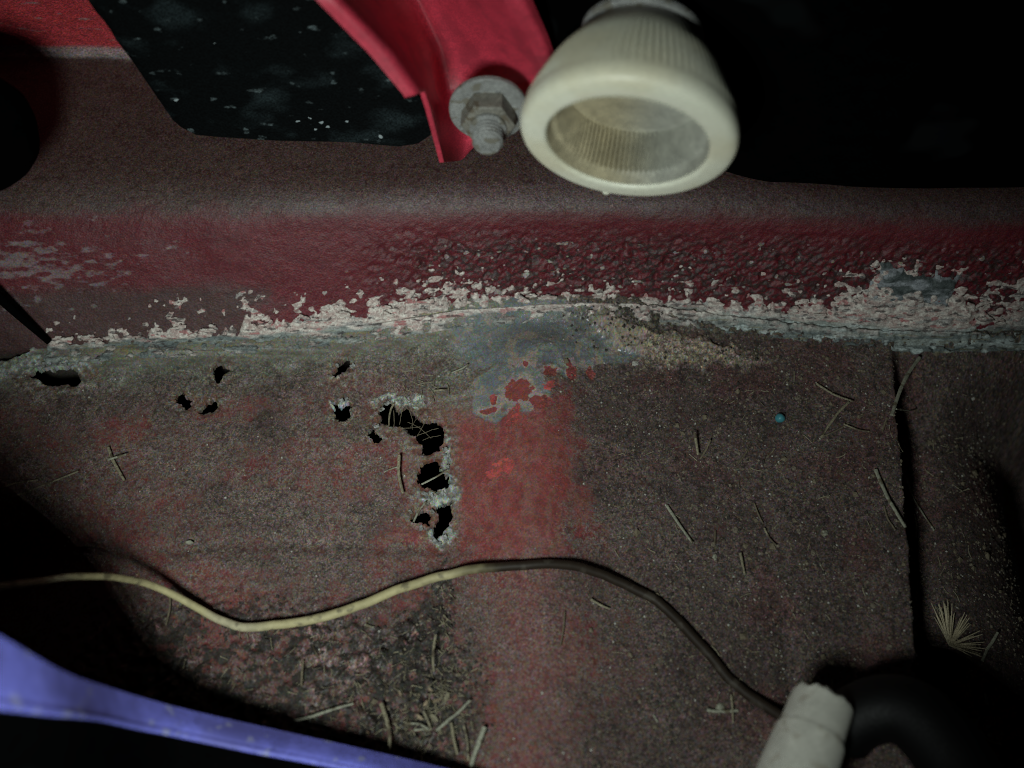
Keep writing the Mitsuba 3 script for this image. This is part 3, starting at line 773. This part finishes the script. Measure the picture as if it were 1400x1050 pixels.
outer = [(0.742, -0.03), (0.750, -0.005), (0.765, 0.008), (0.790, 0.012), (0.84, 0.008), (0.90, 0.0), (0.945, -0.012), (0.975, -0.035), (0.992, -0.07), (1.0, -0.11), (1.0, -0.16), (0.990, -0.21), (0.972, -0.27), (0.940, -0.37), (0.905, -0.46),
         (0.872, -0.54), (0.825, -0.65), (0.775, -0.75), (0.72, -0.85), (0.66, -0.95), (0.60, -1.03), (0.55, -1.09), (0.53, -1.12), (0.40, -1.13)]
op = np.array(outer)[::-1] * CR
nO = len(op)
wave = np.array([(1.0 if 0.22 <= -h <= 0.80 else 0.0) for _, h in np.array(outer)[::-1]])
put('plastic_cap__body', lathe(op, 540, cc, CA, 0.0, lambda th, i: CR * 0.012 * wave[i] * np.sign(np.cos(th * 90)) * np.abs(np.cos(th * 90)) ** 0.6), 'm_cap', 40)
ins = np.array([(0.744, -0.02), (0.734, -0.08), (0.718, -0.13), (0.700, -0.16), (0.675, -0.30), (0.66, -0.50), (0.655, -0.56), (0.60, -0.575), (0.30, -0.58), (0.12, -0.58), (0.115, -0.60), (0.11, -0.80), (0.0001, -0.80)]) * CR
wav2 = np.array([0, 0, 0, 1, 1, 1, 0.5, 0, 0, 0, 0, 0, 0])
put('plastic_cap__socket', lathe(ins, 540, cc, CA, 0.0, lambda th, i: CR * 0.026 * wav2[i] * np.cos(th * 90)), 'm_cap_inside', 40)
def lathe_dir(px, py):
    """Outward from the cap's axis, towards a place on its rim."""
    d = cam(px, py, CD) - cc
    d = d - CA * (CA @ d)
    return d / np.linalg.norm(d)


nub = trimesh.creation.icosphere(2, 0.0011)
nub.apply_translation(cc + (CR * 0.985) * lathe_dir(838, 300) - CA * CR * 0.06)
put('plastic_cap__sprue', nub, 'm_cap', True)
tag('plastic_cap', 'yellowish white plastic cap with fine ribs, its open end facing down', 'plastic cap')
w2 = [(0.2, 0.0), (0.56, 0.0), (0.58, -0.02), (0.58, -0.07), (0.56, -0.09), (0.2, -0.09)]
wc = cc - CA * CR * 1.13
put('steel_washer', lathe(np.array(w2)[::-1] * CR, 72, wc, CA), 'm_zinc', 40)
tag('steel_washer', 'grey washer above the white plastic cap at the top edge', 'washer')

# the dark upholstered base that hangs behind the cap: a rounded edge resting over the ledge
bx = np.r_[np.linspace(0.0, 0.07, 40), np.linspace(0.075, 0.34, 40)]
cs = np.array([(38, 150), (36.5, 90), (36, 52), (36.6, 42), (38.6, 37.2), (42, 35.6), (48, 35.4), (58, 36.2), (60, 60), (60, 150)]) / 1000
for _ in range(2):
    q = np.empty((2 * len(cs), 2))
    nx_ = np.roll(cs, -1, 0)
    q[0::2], q[1::2] = cs * 0.75 + nx_ * 0.25, cs * 0.25 + nx_ * 0.75
    cs = q
XX = np.repeat(bx[:, None], len(cs), 1)
YY = cs[None, :, 0] + 0.0015 * np.sin(bx * 40)[:, None] + 0.030 * (np.clip(1 - bx / 0.024, 0, 1) ** 2)[:, None]
ZZ = cs[None, :, 1] + np.clip(1 - (cs[None, :, 1] - 0.035) / 0.06, 0, 1) * (0.034 * np.clip(1 - bx / 0.068, 0, 1) ** 1.3)[:, None]
bv = np.stack([XX, YY, ZZ], -1)
bv += 0.0012 * (meshkit.fbm(bv * 90, 3, 2)[..., None] - 0.5) * [0, 1, 1]
vv = bv.reshape(-1, 3)
ff = grid_faces(len(bx), len(cs), True)
endc = len(vv)
vv = np.vstack([vv, [[bx[0], 0.049, 0.09]], [[bx[-1], 0.049, 0.09]]])
kk = np.arange(len(cs))
lastr = (len(bx) - 1) * len(cs)
ff = np.vstack([ff, np.stack([kk * 0 + endc, kk, (kk + 1) % len(cs)], 1), np.stack([kk * 0 + endc + 1, lastr + (kk + 1) % len(cs), lastr + kk], 1)])
bm = trimesh.Trimesh(vv, ff, process=False)
bm.fix_normals()
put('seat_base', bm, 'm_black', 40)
tag('seat_base', 'black padded base behind the white plastic cap at the upper right', 'seat base')

# black rounded rubber block at the left edge, close to the lens
stop = trimesh.creation.icosphere(4, 1.0)
v = stop.vertices
v = np.sign(v) * np.abs(v) ** 0.8
stop.vertices = v * np.array([0.0195, 0.013, 0.0155]) * (0.95 + 0.1 * meshkit.fbm(v * 2, 2, 3)[:, None])
stop.apply_translation(cam(-72, 178, 0.258))
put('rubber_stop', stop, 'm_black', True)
tag('rubber_stop', 'black rounded rubber block at the left edge above the ledge', 'rubber block')

crease_tube = spline([at(-30, 372, 0.0225), at(0, 402, 0.0175), at(34, 433, 0.0105), at(68, 463, 0.003)], 30)  # dark crease of the sill, added as a black tube
crease_tube[:, 1] -= 0.0012
put('crease_tube', tube(crease_tube, np.linspace(0.0014, 0.0008, 30), 10), 'm_black', True)
tag('crease_tube', 'black tube added for a dark crease in the sill at the left edge', 'crease_tube')

# ------------------------------------------------------------------ violet strip and the black bag below it
top = [(-620, 640, 0.135), (-380, 730, 0.148), (-160, 806, 0.165), (0, 872, 0.183), (60, 907, 0.191), (130, 936, 0.208), (250, 971, 0.230), (350, 994, 0.2365), (450, 1016, 0.2385), (560, 1041, 0.2395), (700, 1075, 0.240)]
bot = [(-620, 900, 0.122), (-380, 930, 0.136), (-160, 955, 0.158), (0, 962, 0.178), (60, 970, 0.187), (130, 981, 0.203), (250, 1004, 0.226), (350, 1025, 0.230), (450, 1044, 0.233), (560, 1068, 0.233), (700, 1096, 0.236)]
ta, ba = spline([cam(*p) for p in top], 80), spline([cam(*p) for p in bot], 80)
m_ = 14
sv = []
for k in np.linspace(0, 1, m_):
    bulge = 0.0016 * math.sin(math.pi * k)
    sv.append(ta * (1 - k) + ba * k - DIR * bulge)
sv = np.array(sv)
put('strap__band', thicken(sv.reshape(-1, 3), grid_faces(m_, 80), 0.0009), 'm_strap', 40)
put('strap__hem', tube(ba - DIR * 0.0004, np.linspace(0.0010, 0.0006, 80), 12), 'm_strap', True)
tag('strap', 'blurred violet blue plastic strip along the lower left corner', 'strip')
bagv = []
for k in np.linspace(0, 1, 16):
    q = ba + DIR * 0.002 - UP * (0.001 + 0.045 * k) + DIR * (0.012 * k * (1 - k))
    bagv.append(q)
put('black_bag', thicken(np.array(bagv).reshape(-1, 3), grid_faces(16, 80), 0.002), 'm_black', 40)
tag('black_bag', 'black bag below the violet strip at the bottom left', 'bag')

# ------------------------------------------------------------------ wire, connector, hose
wp = []
wf = [(-70, 816, 50), (0, 803, 44), (60, 793, 37), (150, 786, 22), (200, 795, 12), (245, 815, 6), (300, 845, 3.6), (350, 858, 3.2), (400, 852, 3.6), (460, 838, 4.4), (520, 818, 4.2), (570, 797, 3.8), (620, 782, 4.6), (680, 773, 7.0),
      (740, 771, 7.9), (800, 779, 5.6), (860, 799, 2.8), (900, 823, 1.7), (940, 864, 1.7), (980, 907, 1.8), (1020, 946, 2.2), (1066, 976, 4.5), (1092, 990, 7)]
wpts = [cam(*q) for q in wp] + [at(px, py, z / 1000) for px, py, z in wf]
wpts = spline(wpts, 260)
wk = (meshkit.fbm(wpts * [70, 70, 0], 3, 4)[:, None] - 0.5) * np.array([0.0, 0.0016, 0.0006]) + (meshkit.noise(wpts * [260, 260, 0], 9)[:, None] - 0.5) * np.array([0.0002, 0.0003, 0.0002])
wpts = wpts + wk
wr_ = np.interp(np.linspace(0, 1, 260), [0, 0.12, 0.35, 1], [0.00052, 0.00068, 0.00108, 0.0012])
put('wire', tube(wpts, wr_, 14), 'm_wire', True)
tag('wire', 'thin tan wire snaking over the dusty floor, its right half painted dark for shade', 'wire')

c0, c1 = cam(1124, 962, 0.236), cam(1072, 1105, 0.222)
ax = (c1 - c0) / np.linalg.norm(c1 - c0)
L = np.linalg.norm(c1 - c0)
cr = 40 * 0.235 / FPX
prof_c = [(cr * 0.78, -0.0002), (cr * 0.95, -0.0004), (cr, 0.0003), (cr * 1.03, L * 0.30), (cr * 1.10, L * 0.345), (cr * 1.12, L * 0.37), (cr * 1.16, L * 0.7), (cr * 1.18, L), (0.0001, L)]
cm = lathe(prof_c, 64, c0, ax)
nv = cm.vertices.copy()
al = (nv - c0) @ ax
jag = (meshkit.noise(nv * 900, 5) - 0.5) * 0.0014 * np.clip(1 - al / 0.006, 0, 1)
nv = nv + ax * jag[:, None]
cm.vertices = nv
put('connector__housing', thicken(cm.vertices, cm.faces, 0.0010), 'm_connector', 45)
tag('connector', 'off white plastic sleeve at the bottom right where the wire ends', 'connector')
hose = spline([cam(1148, 1010, 0.243), cam(1185, 975, 0.240), cam(1235, 972, 0.236), cam(1282, 1010, 0.230), cam(1325, 1075, 0.222), cam(1360, 1150, 0.212)], 90)
hs = np.linspace(0, 1, 90)
put('hose', tube(hose, 0.0068 + 0.0016 * hs + 0.00005 * np.cos(hs * 260), 40), 'm_hose', True)
tag('hose', 'black flexible hose curving out from behind the off white sleeve', 'hose')

def on_floor(px, py):
    p = at(px, py)
    for _ in range(8):
        p = at(px, py, 0.5 * float(p[2]) + 0.5 * float(height(p[0], p[1])[0]))
    return p


# ------------------------------------------------------------------ straw, seeds, leaf bits
used = {}


def stalk(px, width, bsdf_key, label, lift=0.6, noun='straw', cat='straw', bend=0.0, group='straw stalks scattered on the floor'):
    p = np.array([on_floor(*q)[:2] for q in px])
    n = 16
    s = np.r_[0, np.cumsum(np.linalg.norm(np.diff(p, axis=0), axis=1))]
    tt = np.linspace(0, s[-1], n)
    xy = np.stack([np.interp(tt, s, p[:, 0]), np.interp(tt, s, p[:, 1])], 1)
    dr_ = (p[-1] - p[0]) / max(np.linalg.norm(p[-1] - p[0]), 1e-9)
    pe = np.array([-dr_[1], dr_[0]])
    b = (rng.random() - 0.5) * 0.07 * s[-1] + bend * s[-1]
    xy = xy + pe * (b * np.sin(np.linspace(0, math.pi, n)))[:, None]
    hz = height(xy[:, 0], xy[:, 1])
    line = np.linspace(hz[0], hz[-1], n)
    z = line + np.clip(np.max(hz - line), 0, 0.004)
    r = width * 0.000076
    z = z + r * 0.9 + 0.0003 + lift * 0.001 * np.linspace(rng.random(), rng.random(), n)
    rad = r * 0.85 * (1 - 0.30 * np.linspace(0, 1, n) * rng.random()) * (0.88 + 0.24 * rng.random(n))
    xy = xy + pe * (np.abs(np.linspace(-1, 1, n) - rng.uniform(-0.5, 0.5))[:, None] - 0.6) * (rng.uniform(-0.05, 0.05) * s[-1])
    k = put(noun, tube(np.c_[xy, z], rad, 6, 0.7), bsdf_key, 60)
    tag(k, label, cat, group)
    return k


A, B, C = 'm_straw', 'm_straw_pale', 'm_straw_dark'
stalk([(1252, 497), (1230, 540), (1210, 575)], 7, B, 'long pale straw leaning over the upper end of the dark groove', 1.6)
stalk([(1222, 567), (1252, 562)], 5, B, 'short pale straw lying straight across the dark groove', 2.2)
stalk([(1211, 574), (1205, 592)], 4, C, 'dark straw end below the long pale straw by the groove')
stalk([(1196, 645), (1214, 688), (1234, 726)], 8, B, 'thick pale straw just left of the dark groove', 1.5)
stalk([(1238, 655), (1248, 682), (1258, 696), (1275, 727)], 4, B, 'thin bent straw lying in the dark groove', 1.5)
stalk([(1208, 693), (1213, 712), (1223, 727)], 4, C, 'thin dark straw beside the thick pale straw')
stalk([(1248, 706), (1250, 738)], 4, A, 'short upright straw in the groove below the bent one', 1.5)
stalk([(911, 694), (930, 720), (946, 745)], 6, B, 'lone pale straw on the sandy floor right of the middle', 1.6)
stalk([(977, 727), (976, 746)], 4, C, 'short dark straw right of the lone pale straw')
stalk([(947, 600), (953, 627)], 6, A, 'stubby straw standing on the sandy floor near the middle right', 3.0)
stalk([(970, 606), (957, 630)], 4, C, 'dark twig crossing behind the stubby straw', 1.5)
stalk([(1115, 526), (1138, 542), (1165, 552)], 5, A, 'tan straw at the top of the crossed straws below the sealant')
stalk([(1159, 552), (1142, 575), (1120, 600)], 5, A, 'tan straw slanting down left from the crossed straws')
stalk([(1152, 583), (1187, 592)], 4, A, 'thin tan straw below the crossed straws')
stalk([(1120, 600), (1160, 580)], 3, C, 'dark thin straw low among the crossed straws')
stalk([(1043, 725), (1052, 738), (1060, 748)], 4, A, 'thin tan straw among crumbs right of the middle')
stalk([(1008, 635), (1022, 616)], 4, C, 'short dark straw between the stubby straw and the blue bead')
stalk([(1030, 690), (1042, 718)], 3, C, 'hair thin dark straw above the crumbs right of the middle')
stalk([(150, 615), (158, 638), (170, 660)], 6, A, 'tan straw crossed by a pale bit on the left floor', 1.5)
stalk([(150, 632), (177, 627)], 5, B, 'pale bit lying across the tan straw on the left floor', 2.0)
stalk([(15, 682), (60, 666), (110, 647)], 4, A, 'long thin straw near the left edge', 0.8)
stalk([(-10, 674), (20, 664), (55, 659)], 4, A, 'second thin straw above the long one at the left edge', 0.8)
stalk([(547, 629), (548, 655), (552, 679)], 6, A, 'curved tan straw left of the big rust holes', 2.2)
stalk([(525, 647), (545, 640)], 3, B, 'thin pale straw touching the curved straw by the rust holes')
stalk([(405, 990), (430, 984), (485, 966)], 6, B, 'pale straw just above the violet strip', 1.6)
stalk([(480, 966), (484, 955)], 3, C, 'tiny twig at the tip of the pale straw above the violet strip')
stalk([(524, 966), (530, 995), (536, 1030)], 7, A, 'upright tan straw reaching down to the violet strip', 2.2)
stalk([(598, 1004), (614, 985), (643, 962)], 6, B, 'slanting pale straw right of the litter heap', 2.2)
stalk([(662, 997), (655, 1020), (644, 1050)], 8, B, 'thick pale straw at the bottom edge right of the strip', 2.5)
stalk([(617, 990), (620, 1012), (626, 1034)], 5, A, 'tan straw left of the thick straw at the bottom edge', 2.0)
stalk([(634, 995), (641, 1015), (640, 1042)], 3, A, 'hair thin curved straw beside the thick straw at the bottom edge', 1.5)
stalk([(555, 990), (575, 992), (588, 1000)], 4, B, 'short pale straw lying in the litter heap', 2.2)
stalk([(566, 999), (590, 999)], 4, B, 'second short pale straw low in the litter heap', 2.0)
stalk([(580, 975), (590, 1000)], 4, A, 'tan straw pointing down in the litter heap', 2.4)
stalk([(597, 875), (594, 925)], 4, A, 'tan straw standing along the panel edge above the litter heap', 1.6)
stalk([(500, 856), (512, 860)], 5, B, 'short pale chip of straw just below the wire')
stalk([(235, 815), (230, 858)], 4, C, 'dark straw upright below the wire on the left', 2.0)
stalk([(416, 905), (413, 940)], 4, C, 'dark straw upright in the blistered paint', 2.0)
stalk([(1010, 760), (1013, 772), (1018, 788)], 5, A, 'short tan straw above the wire on the right floor', 1.6)
stalk([(807, 822), (822, 829), (833, 835)], 5, A, 'tan straw just below the wire right of the middle', 1.2)
stalk([(860, 832), (868, 815)], 4, A, 'short straw tucked against the wire')
stalk([(772, 838), (766, 885)], 3, C, 'hair thin dark straw on the reddish strip below the wire', 0.8)
stalk([(965, 972), (985, 973), (1008, 974)], 6, B, 'pale straw lying flat near the bottom middle right', 1.4)
stalk([(998, 952), (1001, 990)], 4, A, 'tan straw upright beside the flat pale straw at the bottom', 1.4)
stalk([(893, 978), (899, 988)], 4, B, 'tiny pale straw at the bottom right of the reddish strip')
stalk([(1278, 832), (1300, 847)], 6, B, 'pale straw above the seed tuft')
stalk([(1341, 906), (1346, 888), (1360, 868)], 6, B, 'pale straw right of the seed tuft', 1.4)
stalk([(1346, 950), (1349, 965)], 5, B, 'short pale straw below right of the seed tuft')
stalk([(640, 502), (618, 514)], 4, B, 'thin white straw on the grey patch above the rust holes', 1.4)
stalk([(594, 538), (611, 537)], 5, A, 'short olive straw above the biggest rust hole', 1.2)
stalk([(577, 666), (592, 658), (613, 646)], 4, B, 'pale straw bridging the middle rust hole', 2.0)
stalk([(566, 716), (573, 704), (583, 690)], 4, B, 'pale straw across the lowest left rust hole', 2.0)
stalk([(540, 552), (535, 570), (531, 588)], 4, A, 'tan straw hanging over the left end of the biggest rust hole', 2.0)
stalk([(1338, 1000), (1348, 1012), (1366, 1020)], 3, A, 'thin curled straw right of the black hose', 1.0)
for n_, (a, b) in enumerate([((552, 563), (547, 585)), ((560, 562), (565, 590)), ((575, 570), (562, 588)), ((585, 575), (570, 600)), ((600, 590), (572, 598)), ((603, 597), (578, 605)), ((558, 580), (590, 600)), ((545, 590), (575, 585)), ((540, 566), (528, 600))]):
    k = stalk([a, ((a[0] + b[0]) / 2 + rng.integers(-5, 6), (a[1] + b[1]) / 2 + rng.integers(-4, 5)), b], 1.3, C, 'fine root fibre tangled across the biggest rust hole', 1.5, 'root_fibre', 'fibre', group='root fibres across the biggest rust hole')

# seed tuft: a fan of fine bristles
root = on_floor(1296, 884) + [0, 0, 0.0012]
ms = []
for q in range(70):
    wide = q >= 34
    a = math.radians(96 + rng.normal() * 9) if q < 34 else (math.radians(57 + rng.normal() * 4) if q < 46 else math.radians(rng.uniform(-45, 120)))
    ln = (0.0105 if not wide else 0.0085) * rng.uniform(0.6, 1.1)
    d = np.array([math.cos(a), math.sin(a), rng.uniform(0.05, 0.40)])
    pts_ = root + np.linspace(0, 1, 5)[:, None] * d * ln + np.array([0, 0, -0.001]) * (np.linspace(0, 1, 5) ** 2)[:, None]
    ms.append(tube(pts_, np.linspace(0.00026, 0.00008, 5), 4))
put('seed_tuft', trimesh.util.concatenate(ms), 'm_tuft')
tag('seed_tuft', 'pale feathery seed tuft fanning out right of the dark groove', 'seed tuft')

bead = trimesh.creation.icosphere(2, 0.0013)
bead.vertices *= 0.85 + 0.3 * meshkit.noise(bead.vertices * 900, 2)[:, None]
q = at(1065, 575)
bead.apply_translation([q[0], q[1], height(q[0], q[1])[0] + 0.0009])
put('bead', bead, 'm_bead', True)
tag('bead', 'tiny blue green bead on the sandy floor', 'bead')


def crumb(px, py, size, bsdf_key, noun, label, cat, group=None, flat=0.6):
    s = trimesh.creation.icosphere(1, 1.0)
    s.vertices = s.vertices * (0.65 + 0.7 * rng.random((len(s.vertices), 1))) * size * 0.0001 * np.array([1, rng.uniform(0.6, 1.2), flat])
    s.apply_transform(trimesh.transformations.rotation_matrix(rng.random() * 6, [0, 0, 1]))
    p = on_floor(px, py)
    s.apply_translation([p[0], p[1], height(p[0], p[1])[0] + size * 0.00004])
    k = put(noun, s, bsdf_key)
    tag(k, label, cat, group)


crumb(868, 498, 8, 'm_grain_pale', 'paint_chip', 'pale blue white chip below the tan mud', 'paint chip')
crumb(1383, 668, 9, 'm_grain_pale', 'paint_chip', 'pale chip at the right edge of the floor', 'paint chip')
crumb(1330, 545, 6, 'm_grain_pale', 'paint_chip', 'small pale chip on the strip right of the groove', 'paint chip')
for px, py, s in [(975, 745, 6), (977, 762, 8), (1126, 730, 9), (1112, 756, 7), (1092, 727, 7), (1010, 620, 6), (985, 968, 10), (885, 740, 5), (875, 960, 6), (1045, 690, 6), (1005, 725, 7), (940, 960, 5), (1193, 828, 6), (1215, 885, 7), (1190, 552, 6), (1090, 545, 6), (1003, 650, 5), (1085, 640, 6)]:
    crumb(px, py, s, 'm_grain_tan' if s < 8 else 'm_straw_pale', 'pebble', 'small pale pebble or crumb lying loose in the sand', 'pebble', 'pebbles on the right floor')


def leaf(px, py, size, ang, key, label):
    n = 7
    u, v = np.meshgrid(np.linspace(-1, 1, n), np.linspace(-1, 1, n), indexing='ij')
    w = np.cos(u * 1.3) * 0.5
    P = np.stack([u, v * w, 0.35 * (v * w) ** 2 + 0.25 * u ** 2 * rng.uniform(-1, 1) + 0.12 * rng.random(u.shape)], -1) * size * 0.0001
    P = P.reshape(-1, 3)
    R = trimesh.transformations.rotation_matrix(ang, [0, 0, 1])[:3, :3] @ trimesh.transformations.rotation_matrix(rng.uniform(-0.6, 0.6), [1, 0, 0])[:3, :3]
    p = at(px, py)
    P = P @ R.T + [p[0], p[1], height(p[0], p[1])[0] + 0.0016]
    k = put('leaf_fragment', thicken(P, grid_faces(n, n), 0.00015), key, 40)
    tag(k, label, 'leaf', 'leaf fragments in the litter heap')


for px, py, s, a in [(612, 958, 12, 1.2), (594, 985, 12, 2.4), (598, 962, 9, 0.3), (583, 966, 8, 1.0), (575, 985, 9, -0.6), (548, 953, 7, 2.0), (590, 950, 6, 2.7)]:
    leaf(px, py, s, a, 'm_leaf' if s < 12 else 'm_straw', 'curled brown leaf fragment in the litter heap at the bottom')
leaf(260, 743, 10, 0.0, 'm_straw_pale', 'pale flat leaf fragment on the crease of the left floor')

# rust flakes hanging at the holes: pieces of the floor
for px, py, s in [(522, 560, 9), (530, 552, 8), (604, 676, 9), (590, 680, 10), (580, 676, 9), (590, 700, 8), (610, 738, 10), (600, 742, 9), (612, 640, 8), (609, 615, 8), (468, 550, 9), (475, 548, 7), (515, 585, 8), (585, 690, 9), (560, 700, 7), (575, 722, 8), (460, 500, 7), (482, 500, 8), (90, 500, 9), (60, 500, 9), (612, 625, 8), (594, 740, 8)]:
    n = 5
    u, v = np.meshgrid(np.linspace(-1, 1, n), np.linspace(-1, 1, n), indexing='ij')
    P = np.stack([u + 0.4 * rng.random(u.shape), v * 0.7 + 0.4 * rng.random(u.shape), 0.5 * rng.random(u.shape) + 0.3 * u * u], -1).reshape(-1, 3) * s * 0.00008
    R = trimesh.transformations.rotation_matrix(rng.random() * 6, [0, 0, 1])[:3, :3] @ trimesh.transformations.rotation_matrix(rng.uniform(-0.5, 0.5), [1, 0, 0])[:3, :3]
    p = at(px, py)
    P = P @ R.T + [p[0], p[1], height(p[0], p[1])[0] + 0.0005]
    put('floor__rust_flake', thicken(P, grid_faces(n, n), 0.00025), 'm_zinc', 40)

# ------------------------------------------------------------------ sand: loose grains, thicker where the dust lies thick
def grains(count, lo, hi, seed, weight):
    g = np.random.default_rng(seed)
    x, y = g.uniform(-145, 150, count * 4), g.uniform(-110, 30, count * 4)
    F = floor_fields(mi.Float(x.astype(np.float32)), mi.Float(y.astype(np.float32)))
    w = weight({k: np.array(F[k]) for k in ('dust', 'soil', 'mud', 'litter', 'rough', 'right', 'n2', 'd', 'clean')})
    inh = shapely.contains(POLYS.buffer(0.4), shapely.points(np.c_[x, y]))
    ok = (g.random(len(x)) < w) & ~inh & (np.array(F['d']) > 0.5)
    x, y = x[ok][:count], y[ok][:count]
    n = len(x)
    base = np.array([[1, 0, 0], [-1, 0, 0], [0, 1, 0], [0, -1, 0], [0, 0, 1], [0, 0, -1.0]])
    tri = np.array([[0, 2, 4], [2, 1, 4], [1, 3, 4], [3, 0, 4], [2, 0, 5], [1, 2, 5], [3, 1, 5], [0, 3, 5]])
    r = lo + (hi - lo) * g.random(n) ** 3
    v = base[None] * (0.6 + 0.8 * g.random((n, 6, 1))) * r[:, None, None]
    a = g.random(n) * 6.28
    c, s = np.cos(a)[:, None], np.sin(a)[:, None]
    v = np.stack([v[..., 0] * c - v[..., 1] * s, v[..., 0] * s + v[..., 1] * c + 0.4 * v[..., 2], v[..., 2] * 0.8], -1)
    z = height(x / 1000, y / 1000) * 1000 + r * 0.4
    v += np.stack([x, y, z], -1)[:, None]
    f = (tri[None] + 6 * np.arange(n)[:, None, None]).reshape(-1, 3)
    return trimesh.Trimesh(v.reshape(-1, 3) / 1000, f, process=False)


put('sand', grains(11000, 0.07, 0.48, 1, lambda F: np.clip(F['dust'] ** 2 * (0.35 + 0.65 * F['right']) + F['soil'] + F['litter'], 0, 1)), 'm_grain_tan')
tag('sand', 'loose brown sand grains over the floor', 'sand', kind='stuff')
put('grit', grains(9000, 0.10, 0.60, 2, lambda F: np.clip(0.22 * F['dust'] ** 2 * F['right'] + F['soil'] + F['litter'] * 1.2 + F['rough'] * 0.6, 0, 1)), 'm_grain_dark')
put('crumbs', grains(420, 0.35, 1.0, 5, lambda F: np.clip(F['dust'] ** 2 * F['right'] + F['soil'] * 2 + F['litter'], 0, 1)), 'm_straw_dark')
tag('crumbs', 'larger brown crumbs lying in the sand', 'crumbs', kind='stuff')
tag('grit', 'dark crumbs of dirt and rust over the floor', 'grit', kind='stuff')
put('pale_grit', grains(1500, 0.09, 0.36, 3, lambda F: np.clip(F['dust'] ** 2 * (0.3 + 0.7 * F['right']), 0, 1)), 'm_grain_pale')
lm = []
lg = np.random.default_rng(11)
spots = [(lg.normal(575, 45), lg.normal(975, 45)) for _ in range(190)] + [(lg.normal(606, 7), lg.uniform(790, 960)) for _ in range(50)] + [(lg.uniform(840, 1330), lg.uniform(500, 960)) for _ in range(130)] + [(lg.uniform(230, 560), lg.uniform(860, 1000)) for _ in range(90)] + [(lg.normal(575, 18), lg.normal(535, 14)) for _ in range(30)]
for px, py in spots:
    p = on_floor(px, py)
    a, ln = lg.uniform(0, 6.28), lg.uniform(0.0008, 0.0036)
    k_ = np.linspace(-0.5, 0.5, 5)[:, None]
    d_ = np.array([math.cos(a), math.sin(a), lg.uniform(-0.15, 0.35)])
    e_ = np.array([-math.sin(a), math.cos(a), 0.2])
    lm.append(tube(p + [0, 0, 0.0005] + d_ * k_ * ln + e_ * (k_ ** 2) * ln * lg.uniform(-0.35, 0.35), np.full(5, lg.uniform(0.00005, 0.00014)), 4))
put('litter', trimesh.util.concatenate(lm), 'm_straw')
tag('litter', 'fine chaff and fibre bits mixed into the dirt', 'chaff', kind='stuff')
tag('pale_grit', 'fine pale grains sprinkled over the floor', 'grit', kind='stuff')
